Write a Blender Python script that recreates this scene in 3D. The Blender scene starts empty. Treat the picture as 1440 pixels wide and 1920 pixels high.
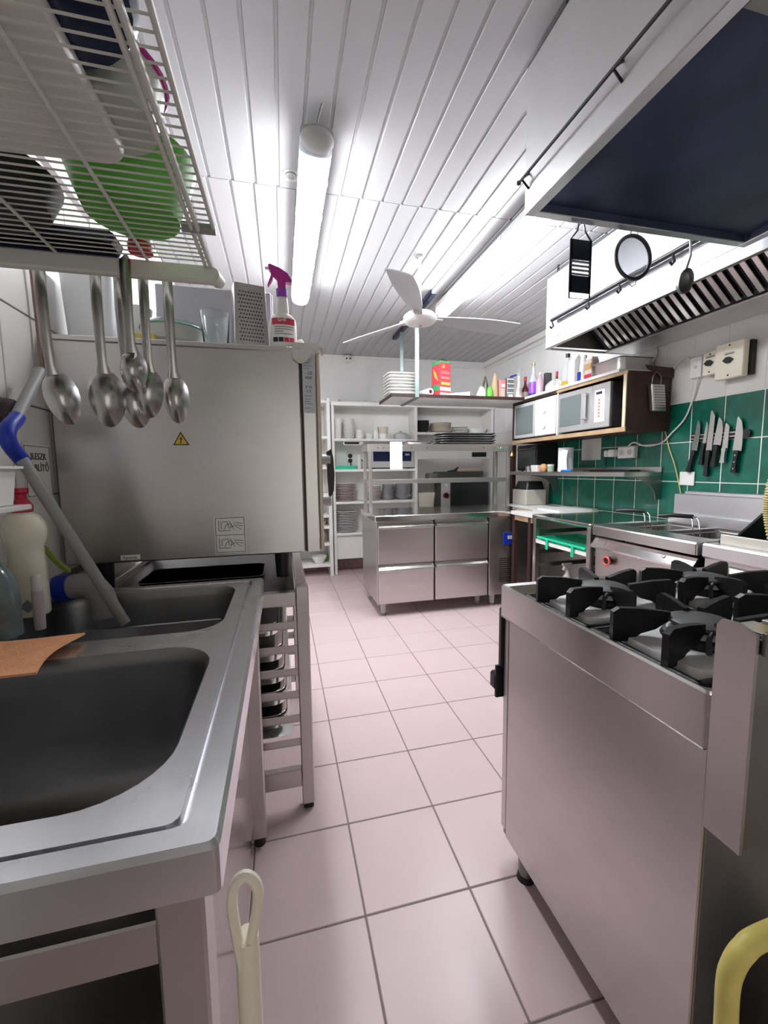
import bpy, bmesh, math, random
from mathutils import Matrix, Vector
random.seed(7)
SC = bpy.context.scene
COL = SC.collection
PI = math.pi
# ------------------------------------------------------------------ camera
CAMH = 1.183
yaw, pitch, roll = .2381, -.1021, -.0125
fw = Vector((math.sin(yaw)*math.cos(pitch), math.cos(yaw)*math.cos(pitch), math.sin(pitch)))
rt = Vector((math.cos(yaw), -math.sin(yaw), 0)); up = rt.cross(fw)
rt, up = (rt*math.cos(roll)+up*math.sin(roll)), (up*math.cos(roll)-rt*math.sin(roll))
cd = bpy.data.cameras.new('camera'); cam = bpy.data.objects.new('camera', cd); COL.objects.link(cam)
cd.sensor_fit = 'VERTICAL'; cd.sensor_height = 36; cd.sensor_width = 27
cd.lens = 36*781.6/1920; cd.clip_start = .02; cd.clip_end = 60
M = Matrix((rt, up, -fw)).transposed().to_4x4(); M.translation = (0, 0, CAMH)
cam.matrix_world = M
SC.camera = cam
# ------------------------------------------------------------------ world and exposure
w = bpy.data.worlds.new('world'); SC.world = w; w.use_nodes = True
w.node_tree.nodes['Background'].inputs[0].default_value = (1, .96, .90, 1)
w.node_tree.nodes['Background'].inputs[1].default_value = 0.8
# daylight fill enters through a wide opening added in the unseen rear wall
pd = bpy.data.lights.new('rear_opening_portal', 'AREA'); pd.shape = 'RECTANGLE'; pd.size = 2.3; pd.size_y = 2.1; pd.cycles.is_portal = True
po = bpy.data.objects.new('rear_opening_portal', pd); COL.objects.link(po); po.location = (1.05, -2.40, 1.06); po.rotation_euler = (-PI/2, 0, 0)
SC.view_settings.view_transform = 'Standard'; SC.view_settings.look = 'None'
SC.view_settings.gamma = 1; SC.view_settings.use_curve_mapping = False
SC.view_settings.exposure = 0.5
LAMP_POWER = 46.0
# ------------------------------------------------------------------ materials
MATS = {}
def mat(name, col, rough=.5, metal=0., var=.0, vscale=8., bump=0., bscale=40., stretch=(1, 1, 1), trans=0., ior=1.45, alpha=1., emit=0., coat=0., rvar=0., spec=None):
    if name in MATS: return MATS[name]
    m = bpy.data.materials.new(name); m.use_nodes = True; nt = m.node_tree; b = nt.nodes['Principled BSDF']
    c = (*col, 1)
    b.inputs['Base Color'].default_value = c
    b.inputs['Roughness'].default_value = rough; b.inputs['Metallic'].default_value = metal
    b.inputs['IOR'].default_value = ior
    if trans: b.inputs['Transmission Weight'].default_value = trans
    if alpha < 1: b.inputs['Alpha'].default_value = alpha
    if coat: b.inputs['Coat Weight'].default_value = coat; b.inputs['Coat Roughness'].default_value = .08
    if spec is not None: b.inputs['Specular IOR Level'].default_value = spec
    if emit:
        b.inputs['Emission Color'].default_value = c; b.inputs['Emission Strength'].default_value = emit
    if var or bump or rvar:
        tc = nt.nodes.new('ShaderNodeTexCoord'); mp = nt.nodes.new('ShaderNodeMapping')
        nt.links.new(tc.outputs['Object'], mp.inputs['Vector']); mp.inputs['Scale'].default_value = stretch
        if var or rvar:
            n = nt.nodes.new('ShaderNodeTexNoise'); n.inputs['Scale'].default_value = vscale; n.inputs['Detail'].default_value = 5
            nt.links.new(mp.outputs['Vector'], n.inputs['Vector'])
        if var:
            r = nt.nodes.new('ShaderNodeValToRGB')
            r.color_ramp.elements[0].position = .3; r.color_ramp.elements[1].position = .7
            r.color_ramp.elements[0].color = (*[max(0, x*(1-var)) for x in col], 1)
            r.color_ramp.elements[1].color = (*[min(1, x*(1+var*.5)) for x in col], 1)
            nt.links.new(n.outputs['Fac'], r.inputs['Fac']); nt.links.new(r.outputs['Color'], b.inputs['Base Color'])
        if rvar:
            mr = nt.nodes.new('ShaderNodeMapRange'); mr.inputs['To Min'].default_value = max(.03, rough-rvar); mr.inputs['To Max'].default_value = rough+rvar
            nt.links.new(n.outputs['Fac'], mr.inputs['Value']); nt.links.new(mr.outputs['Result'], b.inputs['Roughness'])
        if bump:
            n2 = nt.nodes.new('ShaderNodeTexNoise'); n2.inputs['Scale'].default_value = bscale; n2.inputs['Detail'].default_value = 3
            nt.links.new(mp.outputs['Vector'], n2.inputs['Vector'])
            bp = nt.nodes.new('ShaderNodeBump'); bp.inputs['Strength'].default_value = bump; bp.inputs['Distance'].default_value = .004
            nt.links.new(n2.outputs['Fac'], bp.inputs['Height']); nt.links.new(bp.outputs['Normal'], b.inputs['Normal'])
    MATS[name] = m
    return m
STEEL = mat('brushed_steel', (.60, .575, .565), .31, 1, var=.05, vscale=4, rvar=.05, bump=.012, bscale=90, stretch=(1, 1, 3))
STEELH = mat('brushed_steel_horizontal', (.62, .59, .58), .30, 1, var=.05, vscale=4, rvar=.05, bump=.012, bscale=90, stretch=(1, 1, 4))
BOWLST = mat('shaded_bowl_steel', (.30, .30, .305), .42, 1, var=.12, vscale=9, rvar=.06)  # shade from the rack overhead is put into the bowl colour
SPOONST = mat('spoon_steel', (.50, .49, .48), .27, 1, var=.12, vscale=20)
SINKST = mat('worn_sink_steel', (.74, .74, .77), .28, 1, var=.05, vscale=6, rvar=.04, bump=.02, bscale=40)
POLISH = mat('polished_steel', (.72, .71, .70), .16, 1, var=.05, vscale=9)
HOODST = mat('hood_steel', (.74, .74, .76), .32, 1, var=.06, vscale=4, rvar=.06, bump=.03, bscale=14)
HOODFRONT = mat('hood_front_steel', (.40, .40, .43), .42, .4, var=.05, vscale=4, bump=.03, bscale=14)
HOODPAINT = mat('hood_white_steel', (.62, .61, .61), .42, .55, var=.05, vscale=5, bump=.03, bscale=20)
DARKST = mat('dark_shaded_steel', (.045, .055, .11), .34, .6, var=.35, vscale=6)  # navy tone puts the shade inside the near hood into the colour
SMOKEST = mat('smoked_steel', (.30, .30, .29), .38, .9, var=.25, vscale=6)
IRON = mat('cast_iron', (.012, .012, .013), .42, 0, var=.4, vscale=30, bump=.2, bscale=120)
BLACK = mat('black_plastic', (.012, .012, .013), .38)
BLACKGLOSS = mat('black_gloss', (.008, .008, .010), .10, coat=.5)
NAVY = mat('navy_enamel', (.012, .018, .06), .25, coat=.4)
WALLW = mat('white_wall_paint', (.86, .85, .83), .7, var=.05, vscale=3, bump=.12, bscale=70)
CEILW = mat('white_ceiling_board', (.52, .515, .525), .48, var=.03, vscale=2, bump=.03, bscale=20)
CEILB = mat('ceiling_backing', (.55, .55, .54), .8)
TILEW = mat('white_wall_tile', (.74, .72, .69), .22, var=.05, vscale=5)
GROUTW = mat('pale_grout', (.74, .74, .70), .85)
GROUTD = mat('dark_grout', (.24, .20, .20), .85)
GREEN = mat('green_wall_tile', (.006, .135, .085), .20, var=.3, vscale=14, coat=.3)
PINK = mat('pink_floor_tile', (.70, .54, .55), .32, var=.04, vscale=4, rvar=.10, bump=.02, bscale=50)
SKIRT = mat('pink_skirting_tile', (.42, .27, .27), .35, var=.12, vscale=6)
WHITE = mat('white_melamine', (.86, .85, .82), .42, var=.03, vscale=4)
PLASTW = mat('white_plastic', (.80, .79, .76), .38)
OFFW = mat('cream_plastic', (.90, .84, .68), .42)
CHINA = mat('white_china', (.88, .87, .85), .16, coat=.4)
CHINAR = mat('rimmed_china', (.62, .47, .45), .22)
TANC = mat('tan_stoneware', (.60, .53, .43), .35)
BLACKC = mat('black_stoneware', (.02, .02, .02), .2)
BROWN = mat('dark_brown_board', (.052, .024, .020), .5, var=.3, vscale=5, stretch=(3, 3, .6))
EDGEW = mat('pale_wood_edge', (.48, .33, .19), .55, var=.2, vscale=12)
LIGHTW = mat('light_wood_edge', (.70, .58, .42), .55, var=.1, vscale=12)
BLUE = mat('blue_plastic', (.008, .03, .34), .4)
RED = mat('red_plastic', (.55, .02, .06), .35)
MAGENTA = mat('magenta_plastic', (.46, .03, .27), .35)
LGREEN = mat('green_plastic', (.13, .46, .06), .4)
TEAL = mat('mint_green_plastic', (.02, .60, .33), .4)
LIME = mat('lime_plastic', (.40, .52, .08), .45)
YELLOW = mat('yellow_plastic', (.86, .72, .20), .4, var=.1, vscale=20)
YHOSE = mat('pale_yellow_hose', (.66, .56, .22), .45)
ORANGE = mat('orange_cloth', (.85, .40, .20), .9, var=.12, vscale=30, bump=.4, bscale=160)
GREYP = mat('grey_drain_plastic', (.30, .30, .29), .5)
GREYL = mat('light_grey_plastic', (.52, .52, .51), .45)
GALV = mat('galvanised_strap', (.28, .36, .34), .42, .7, var=.15, vscale=20)
PAPER = mat('white_paper', (.84, .85, .88), .75)
STICK = mat('warning_yellow', (.75, .50, .06), .5)
STICKW = mat('sticker_white', (.88, .86, .80), .5)
INK = mat('black_ink', (.02, .02, .02), .6)
INKR = mat('red_print', (.60, .05, .09), .5)
INKG = mat('green_print', (.03, .40, .14), .5)
INKB = mat('grey_print', (.25, .25, .27), .6)
REDC = mat('carton_red', (.68, .06, .08), .45)
GRNC = mat('carton_green', (.05, .36, .14), .45)
GLASS = mat('clear_glass', (.93, .96, .95), .03, trans=1., ior=1.45)
CLEARP = mat('clear_plastic', (.86, .90, .93), .10, trans=.85, ior=1.2)
FROST = mat('frosted_plastic', (.84, .87, .90), .35, trans=.45, ior=1.3)
DGLASS = mat('dark_oven_glass', (.03, .035, .035), .08, coat=.3)
WGLASS = mat('microwave_window', (.16, .19, .19), .15, coat=.3)
RAG = mat('rag_cotton', (.70, .68, .62), .9, var=.08, vscale=12, bump=.3, bscale=60)
OIL = mat('cooking_oil', (.78, .46, .05), .1, trans=.4)
PURPLE = mat('purple_liquid', (.34, .10, .62), .2)
WINE = mat('dark_red_sauce', (.14, .02, .03), .2)
SPICE = mat('brown_spice', (.45, .26, .12), .6)
BRASS = mat('aged_brass', (.55, .42, .16), .35, 1)
COPPER = mat('brown_cable', (.32, .20, .16), .6)
ENAMEL = mat('white_enamel_tray', (.88, .88, .86), .18, coat=.5, var=.1, vscale=12)
WIREW = mat('white_coated_wire', (.66, .66, .60), .4)
LAMPGLOW = mat('lamp_diffuser', (.93, .96, 1), .3, emit=LAMP_POWER)
LAMPCLR = mat('clear_lamp_end', (.80, .83, .90), .2, trans=.5, ior=1.2)
# ------------------------------------------------------------------ mesh builder
class MB:
    def __init__(s): s.v = []; s.f = []; s.m = []; s.cm = 0
    def face(s, idx): s.f.append(tuple(idx)); s.m.append(s.cm)
    def add(s, vs, fs):
        o = len(s.v); s.v += [Vector(p) for p in vs]
        for q in fs: s.face([o+i for i in q])
        return s
    def box(s, lo, hi, ch=0.):
        lo = [min(a, b) for a, b in zip(lo, hi)], [max(a, b) for a, b in zip(lo, hi)]
        lo, hi = lo
        if ch <= 0:
            vs = [(x, y, z) for x in (lo[0], hi[0]) for y in (lo[1], hi[1]) for z in (lo[2], hi[2])]
            return s.add(vs, [(0, 1, 3, 2), (4, 6, 7, 5), (0, 4, 5, 1), (2, 3, 7, 6), (0, 2, 6, 4), (1, 5, 7, 3)])
        ch = min([ch]+[(h-l)*.49 for l, h in zip(lo, hi)])
        idx = {}; vs = []
        for sx in (0, 1):
            for sy in (0, 1):
                for sz in (0, 1):
                    for a in range(3):
                        p = []
                        for k, sg in enumerate((sx, sy, sz)):
                            e = hi[k] if sg else lo[k]
                            if k != a: e += -ch if sg else ch
                            p.append(e)
                        idx[(sx, sy, sz, a)] = len(vs); vs.append(p)
        fs = []
        for a in range(3):
            b, c = [(1, 2), (0, 2), (0, 1)][a]
            for sg in (0, 1):
                q = []
                for sb, s_c in ((0, 0), (1, 0), (1, 1), (0, 1)):
                    k = [0, 0, 0]; k[a] = sg; k[b] = sb; k[c] = s_c
                    q.append(idx[(*k, a)])
                fs.append(q)
        for a in range(3):
            b, c = [(1, 2), (0, 2), (0, 1)][a]
            for sb in (0, 1):
                for s_c in (0, 1):
                    k0 = [0, 0, 0]; k0[b] = sb; k0[c] = s_c
                    k1 = list(k0); k1[a] = 1
                    fs.append([idx[(*k0, b)], idx[(*k1, b)], idx[(*k1, c)], idx[(*k0, c)]])
        for sx in (0, 1):
            for sy in (0, 1):
                for sz in (0, 1): fs.append([idx[(sx, sy, sz, a)] for a in range(3)])
        return s.add(vs, fs)
    def cyl(s, p0, p1, r0, r1=None, n=14, cap=True):
        r1 = r0 if r1 is None else r1
        p0, p1 = Vector(p0), Vector(p1); d = (p1-p0).normalized()
        a = d.orthogonal().normalized(); b = d.cross(a)
        vs = [p+(a*math.cos(2*PI*i/n)+b*math.sin(2*PI*i/n))*r for p, r in ((p0, r0), (p1, r1)) for i in range(n)]
        fs = [(i, (i+1) % n, n+(i+1) % n, n+i) for i in range(n)]
        if cap: fs += [tuple(range(n-1, -1, -1)), tuple(range(n, 2*n))]
        return s.add(vs, fs)
    def tube(s, pts, r, n=8, closed=False, rs=None, sq=1.):
        P = [Vector(p) for p in pts]; m = len(P)
        T = []
        for i in range(m):
            if closed: t = P[(i+1) % m]-P[i-1]
            else: t = P[min(i+1, m-1)]-P[max(i-1, 0)]
            T.append(t.normalized())
        a = T[0].orthogonal().normalized(); vs = []
        for i in range(m):
            a = (a-T[i]*a.dot(T[i])).normalized(); b = T[i].cross(a)
            rr = rs[i] if rs else r
            vs += [P[i]+(a*math.cos(2*PI*k/n)+b*math.sin(2*PI*k/n)*sq)*rr for k in range(n)]
        fs = []
        for i in range(m if closed else m-1):
            j = (i+1) % m
            fs += [(i*n+k, i*n+(k+1) % n, j*n+(k+1) % n, j*n+k) for k in range(n)]
        if not closed: fs += [tuple(range(n-1, -1, -1)), tuple(range((m-1)*n, m*n))]
        return s.add(vs, fs)
    def lathe(s, prof, c=(0, 0, 0), n=24, sx=1., sy=1.):
        vs = []; rings = []
        for r, z in prof:
            if r < 1e-6: rings.append([len(vs)]); vs.append((c[0], c[1], c[2]+z))
            else:
                rings.append(list(range(len(vs), len(vs)+n)))
                vs += [(c[0]+sx*r*math.cos(2*PI*i/n), c[1]+sy*r*math.sin(2*PI*i/n), c[2]+z) for i in range(n)]
        fs = []
        for A, B in zip(rings, rings[1:]):
            if len(A) == 1 and len(B) == 1: continue
            for i in range(n):
                j = (i+1) % n
                if len(A) == 1: fs.append((A[0], B[i], B[j]))
                elif len(B) == 1: fs.append((A[i], A[j], B[0]))
                else: fs.append((A[i], A[j], B[j], B[i]))
        return s.add(vs, fs)
    def prism(s, poly, axis, lo, hi):
        def p(a, b, t): return {'x': (t, a, b), 'y': (a, t, b), 'z': (a, b, t)}[axis]
        n = len(poly)
        vs = [p(a, b, lo) for a, b in poly]+[p(a, b, hi) for a, b in poly]
        return s.add(vs, [tuple(range(n)), tuple(range(2*n-1, n-1, -1))]+[(i, (i+1) % n, n+(i+1) % n, n+i) for i in range(n)])
    def grid(s, fn, nu, nv, cu=False):
        vs = [fn(i/(nu if cu else nu-1), j/(nv-1)) for j in range(nv) for i in range(nu)]
        fs = []
        for j in range(nv-1):
            for i in range(nu if cu else nu-1):
                i2 = (i+1) % nu
                fs.append((j*nu+i, j*nu+i2, (j+1)*nu+i2, (j+1)*nu+i))
        return s.add(vs, fs)
    def loft(s, loops, cap0=False, cap1=False):
        n = len(loops[0]); vs = [p for L in loops for p in L]; fs = []
        for j in range(len(loops)-1):
            fs += [(j*n+i, j*n+(i+1) % n, (j+1)*n+(i+1) % n, (j+1)*n+i) for i in range(n)]
        if cap0: fs.append(tuple(range(n-1, -1, -1)))
        if cap1: fs.append(tuple(range((len(loops)-1)*n, len(loops)*n)))
        return s.add(vs, fs)
    def tr(s, mx, since=0):
        for i in range(since, len(s.v)): s.v[i] = mx @ s.v[i]
        return s
ORG = {}
def mesh(name, mb, mats, smooth=35, off=None):
    me = bpy.data.meshes.new(name)
    v = mb.v if off is None else [p-off for p in mb.v]
    me.from_pydata([tuple(p) for p in v], [], mb.f)
    ml = mats if isinstance(mats, (list, tuple)) else [mats]
    for m in ml: me.materials.append(m)
    if len(ml) > 1: me.polygons.foreach_set('material_index', mb.m)
    bm = bmesh.new(); bm.from_mesh(me); bmesh.ops.recalc_face_normals(bm, faces=bm.faces); bm.to_mesh(me); bm.free()
    if smooth:
        me.polygons.foreach_set('use_smooth', [True]*len(me.polygons)); me.set_sharp_from_angle(angle=math.radians(smooth))
    me.update()
    return me
def link(name, data, parent=None, loc=(0, 0, 0), rz=0.):
    o = bpy.data.objects.new(name, data); COL.objects.link(o)
    o.location = loc; o.rotation_euler = (0, 0, rz)
    if parent is not None: o.parent = parent
    ORG[o.name] = Vector(loc)+(ORG.get(parent.name, Vector((0, 0, 0))) if parent is not None else Vector((0, 0, 0)))
    return o
def tag(o, label=None, cat=None, group=None, kind=None):
    if label: o['label'] = label
    if cat: o['category'] = cat
    if group: o['group'] = group
    if kind: o['kind'] = kind
    return o
def thing(name, label, cat, loc=(0, 0, 0), rz=0., group=None):
    return tag(link(name, None, None, loc, rz), label, cat, group)
def part(name, mb, mats, parent, smooth=35, world=False, loc=(0, 0, 0), label=None):
    """world=True: the builder holds world coordinates; the mesh is stored relative to its parent."""
    off = ORG[parent.name] if world else None
    o = link(name, mesh(name, mb, mats, smooth, off), parent, loc)
    if label: o['label'] = label
    return o
def wpart(name, mb, mats, parent, smooth=35, label=None): return part(name, mb, mats, parent, smooth, True, label=label)
def solo(name, mb, mats, label, cat, loc=(0, 0, 0), rz=0., group=None, smooth=35):
    return tag(link(name, mesh(name, mb, mats, smooth), None, loc, rz), label, cat, group)
def struct(name, mb, mats, smooth=35):
    return tag(link(name, mesh(name, mb, mats, smooth)), kind='structure')
def kids(o): return [c for c in bpy.data.objects if c.parent == o]
def dup(o, loc=None, rz=None, label=None, parent=None, group=None):
    c = o.copy(); COL.objects.link(c)
    if parent is not None: c.parent = parent
    if loc is not None: c.location = loc
    if rz is not None: c.rotation_euler = (0, 0, rz)
    if label: c['label'] = label
    if group: c['group'] = group
    for k in kids(o): dup(k, parent=c)
    return c
def text_mb(body, size, mx):
    """lettering as thin mesh: built in the XY plane, then placed by the matrix"""
    cu = bpy.data.curves.new('t', 'FONT'); cu.body = body; cu.size = size; cu.extrude = .0004
    cu.align_x = 'CENTER'; cu.align_y = 'CENTER'; cu.resolution_u = 2
    o = bpy.data.objects.new('t', cu); COL.objects.link(o)
    bpy.context.view_layer.update()
    me = bpy.data.meshes.new_from_object(o.evaluated_get(bpy.context.evaluated_depsgraph_get()))
    mb = MB(); mb.add([mx @ v.co for v in me.vertices], [tuple(p.vertices) for p in me.polygons])
    bpy.data.objects.remove(o); bpy.data.curves.remove(cu); bpy.data.meshes.remove(me)
    return mb
def facing(d, loc):
    """matrix that stands XY artwork upright at loc: d='-y' read from -Y, '-x' read from -X, '+x' read from +X"""
    ax = {'-y': (Vector((1, 0, 0)), Vector((0, -1, 0))), '-x': (Vector((0, -1, 0)), Vector((-1, 0, 0))), '+x': (Vector((0, 1, 0)), Vector((1, 0, 0)))}[d]
    m = Matrix((ax[0], Vector((0, 0, 1)), ax[1])).transposed().to_4x4(); m.translation = loc
    return m
def rrect(x0, x1, y0, y1, r, z, n=6):
    out = []
    for cx, cy, a0 in ((x1-r, y1-r, 0), (x0+r, y1-r, PI/2), (x0+r, y0+r, PI), (x1-r, y0+r, 3*PI/2)):
        for i in range(n+1):
            a = a0+PI/2*i/n; out.append((cx+r*math.cos(a), cy+r*math.sin(a), z))
    return out
def T(x, y, z): return Matrix.Translation((x, y, z))
def R(a, ax): return Matrix.Rotation(a, 4, ax)
# ================================================================== the room
XL, XR, YB, YR, ZC = -.67, 2.51, 4.895, -2.4, 2.5
fl = struct('floor', MB().box((XL-.1, YR-.1, -.15), (XR+.1, YB+.1, -.0025)), GROUTD, 0)
def tile_mesh(name, a, b, t, m, ch=.0018):
    """flat tile a x b in XY with its face up at z = 0 and a small chamfer"""
    return mesh(name, MB().box((0, 0, -t), (a, b, 0), ch), m, 0)
FT = tile_mesh('floor_tile', .2955, .2955, .008, PINK)
for i in range(-3, 9):
    for j in range(-4, 15):
        x0, y0 = .174+.3*i, .682+.3*j; x1, y1 = x0+.3, y0+.3
        cx0, cx1, cy1 = max(x0, XL), min(x1, XR), min(y1, YB)
        if cx1-cx0 < .02 or cy1-y0 < .02: continue
        me = FT if (cx1-cx0 > .299 and cy1-y0 > .299) else tile_mesh('floor_tile', cx1-cx0-.0045, cy1-y0-.0045, .008, PINK)
        link('tile', me, fl, (cx0+.00225, y0+.00225, 0))
ce = struct('ceiling', MB().box((XL-.1, YR-.1, ZC), (XR+.1, YB+.1, ZC+.12)), CEILB, 0)
def board(w, l):
    mb = MB(); p = [(0, 0), (0, -.009), (.003, -.013), (w-.013, -.013), (w-.010, -.008), (w, -.008), (w, 0)]
    mb.prism(p, 'y', 0, l); return mesh('ceiling_board', mb, CEILW, 0)
B1, B2 = board(.0985, 3.0), board(.0985, YB-2.125)
for k in range(-7, 25):
    x = .036+.0995*k
    if x < XL-.05: continue
    if x+.0985 > XR+.05: continue
    link('ceiling_board', B1, ce, (x, 2.12-3.0, ZC)); link('ceiling_board', B2, ce, (x-.012, 2.125, ZC))
wl = struct('wall_left', MB().box((XL-.1, YR-.1, 0), (XL-.006, YB+.1, ZC)), WALLW, 0)
wr = struct('wall_right', MB().box((XR+.002, YR-.1, 0), (XR+.1, YB+.1, ZC)), GROUTW, 0)
wb = struct('wall_back', MB().box((XL-.1, YB, 0), (XR+.1, YB+.1, ZC)), WALLW, 0)
struct('wall_rear', MB().box((XL-.1, YR-.1, 0), (-.1, YR, ZC)).box((2.2, YR-.1, 0), (XR+.1, YR, ZC)).box((-.1, YR-.1, 2.11), (2.2, YR, ZC)), WALLW, 0)
def wall_tile(name, w, h, m, side):
    mb = MB()
    if side == 'r': mb.box((0, 0, 0), (.006, w-.006, h-.006), .0012)
    else: mb.box((-.006, 0, 0), (0, w-.004, h-.004), .0016)
    return mesh(name, mb, m, 0)
GT, WT = wall_tile('green_tile', .2033, .252, GREEN, 'r'), wall_tile('white_tile', .2033, .252, TILEW, 'r')
for k in range(-7, 10):
    for r in range(3): link('green_tile', GT, wr, (XR, 1.726+.2033*k, .830+.252*r))
for k in range(-7, 4):
    for r in range(3): link('white_tile', WT, wr, (XR, 1.726+.2033*k, 1.586+.252*r))
PN = mesh('wall_panel', MB().box((0, 0, 0), (.008, .262, .915), .003), WALLW, 0)
for k in range(9): link('wall_panel', PN, wr, (XR-.002, 2.541+.2615*k, 1.586))
PN2 = mesh('wall_panel', MB().box((0, 0, 0), (.008, 1.33, 1.584), .003), WALLW, 0)
link('wall_panel', PN2, wr, (XR-.002, 3.56, 0))
GL = mesh('grout_bed', MB().box((-.006, 0, 0), (0, 1.7, 1.3)), GROUTD, 0)
link('grout_bed', GL, wl, (XL-.003, .2, .85))
WTL = wall_tile('white_tile', .2, .248, TILEW, 'l')
for k in range(-6, 2):
    for r in range(5): link('white_tile', WTL, wl, (XL+.002, 1.476+.2*k, .876+.248*r))
sk = struct('baseboard_back', MB().box((XL, YB-.006, 0), (XR, YB, .108)), GROUTD, 0)
SK = mesh('skirting_tile', MB().box((0, -.009, 0), (.296, 0, .11), .002), SKIRT, 0)
for k in range(10): link('skirting_tile', SK, sk, (XL+.15+.3*k, YB-.004, .001))
struct('trim_1', MB().box((XR-.035, 1.2, ZC-.075), (XR-.002, YB, ZC-.014), .006), WHITE)
struct('trim_2', MB().box((XR-.02, 2.6, ZC-.12), (XR-.002, YB, ZC-.098), .004), WHITE)
struct('trim_3', MB().box((1.9, YB-.022, 2.405), (XR-.03, YB-.002, 2.425), .004), WHITE)
struct('trim_4', MB().box((XL, YB-.012, ZC-.045), (XR-.03, YB-.002, ZC-.014), .003), WALLW)
# ------------------------------------------------------------------ fluorescent lamps
def lamp(label, loc):
    t = thing('fluorescent_lamp', label, 'lamp', loc, 0, 'tube lamps on the ceiling')
    L = .74
    h = MB(); h.prism([(-.062, -.065), (-.055, -.05), (.055, -.05), (.062, -.065), (.062, -.092), (-.062, -.092)], 'y', -L, L)
    part('housing', h, GREYL, t)
    d = MB(); prof = [(.060*math.cos(a), -.092-.052*math.sin(a)) for a in [PI*i/12 for i in range(13)]]
    d.prism(prof, 'y', -L+.07, L-.03); part('diffuser', d, LAMPGLOW, t)
    for s in (-1, 1):
        y = s*L
        c = MB(); c.prism([(.060*math.cos(a), -.092-.052*math.sin(a)) for a in [PI*i/12 for i in range(13)]], 'y', *sorted((y, y-s*(.069 if s < 0 else .029))))
        part('clear_end', c, LAMPCLR, t)
        e = MB()
        e.grid(lambda u, v: (.063*math.cos(PI*2*u)*math.sin(PI/2*(1-v*.999)), y+s*.036*math.sin(PI/2*v), -.098+.046*math.sin(PI*2*u)*math.sin(PI/2*(1-v*.999))), 20, 7, True)
        part('end_cap', e, GREYL, t)
        part('bracket', MB().box((-.012, y*.93-.01, -.052), (.012, y*.93+.01, -.010), .002), SMOKEST, t)
        b = MB(); b.tube([(0, y+s*.02, -.05), (.012, y+s*.05, -.02), (.018, y+s*.055, -.009)], .004)
        part('hook_wire', b, SMOKEST, t)
    for y in (-.5, -.25, 0, .25, .5):
        for s in (-1, 1): part('clip', MB().box((s*.058, y-.012, -.10), (s*.065, y+.012, -.06), .002), GREYL, t)
    return t
lamp('tube lamp with clear end caps above the oven and sink', (.172, 2.43, ZC))
lamp('tube lamp partly hidden behind the extractor hood, above the ceiling fan', (1.262, 2.44, ZC))
# ------------------------------------------------------------------ ceiling fan
t = thing('ceiling_fan', 'white three-blade ceiling fan hanging from a thin rod', 'fan', (.871, 2.576, ZC))
part('canopy', MB().lathe([(0, -.012), (.022, -.012), (.026, -.02), (.018, -.03), (.009, -.034)], n=20), STEEL, t)
part('rod', MB().cyl((0, 0, -.03), (0, 0, -.35), .009), WHITE, t)
part('motor_hub', MB().lathe([(0, -.335), (.02, -.335), (.03, -.345), (.085, -.358), (.102, -.372), (.104, -.395), (.09, -.412), (.05, -.424), (.012, -.428), (0, -.428)], n=32), PLASTW, t)
part('hub_cap', MB().lathe([(0, -.425), (.012, -.426), (.012, -.434), (0, -.437)], n=16), GREYL, t)
for a in (3, 124, -117):
    mb = MB()
    def bl(u, v, dz=0.):
        r = .085+.575*v; wd = .055+.085*math.sin(min(1, v*1.25)*PI/2)*(1-.12*max(0, v-.8)/.2)
        y = (u-.5)*wd; return Vector((r-.05*(u-.5)*max(0, v-.9)*8, y, -.386-y*.26+.006*math.sin(PI*u)-.012*v+dz))
    mb.grid(lambda u, v: bl(u, v), 5, 14); mb.grid(lambda u, v: bl(u, v, .005), 5, 14)
    n = 5
    rim = [i for i in range(5)]+[j*5+4 for j in range(1, 14)]+[13*5+i for i in range(3, -1, -1)]+[j*5 for j in range(12, 0, -1)]
    for q in range(len(rim)): mb.face((rim[q], rim[(q+1) % len(rim)], 70+rim[(q+1) % len(rim)], 70+rim[q]))
    mb.tr(R(math.radians(a), 'Z')); part('blade', mb, mat('grey_fan_blade', (.52, .52, .53), .45), t)
    part('blade_iron', MB().box((.06, -.022, -.392), (.15, .022, -.372), .004).tr(R(math.radians(a), 'Z')), GREYL, t)
# ------------------------------------------------------------------ small fittings
v = thing('ceiling_vent', 'small round ceiling vent beside the tube lamp', 'vent', (.086, 2.03, ZC-.012))
part('flange', MB().lathe([(.040, 0), (.040, -.004), (.034, -.008), (.028, -.004), (.028, 0)], n=24), PLASTW, v)
part('inner_ring', MB().lathe([(.022, 0), (.022, -.006), (.016, -.008), (.014, -.004), (0, -.004)], n=24), GREYL, v)
c = thing('security_camera', 'white security camera high on the back wall', 'camera', (.775, YB, 2.44))
part('base', MB().cyl((0, 0, 0), (0, -.03, 0), .045, n=20), PLASTW, c)
part('body', MB().lathe([(0, .04), (.025, .036), (.042, .015), (.044, -.01), (.034, -.032), (0, -.044)], (0, -.05, 0), n=20), PLASTW, c)
for s in (-1, 1): part('lens', MB().cyl((s*.019, -.08, -.008), (s*.019, -.099, -.010), .010), BLACKGLOSS, c)
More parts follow.
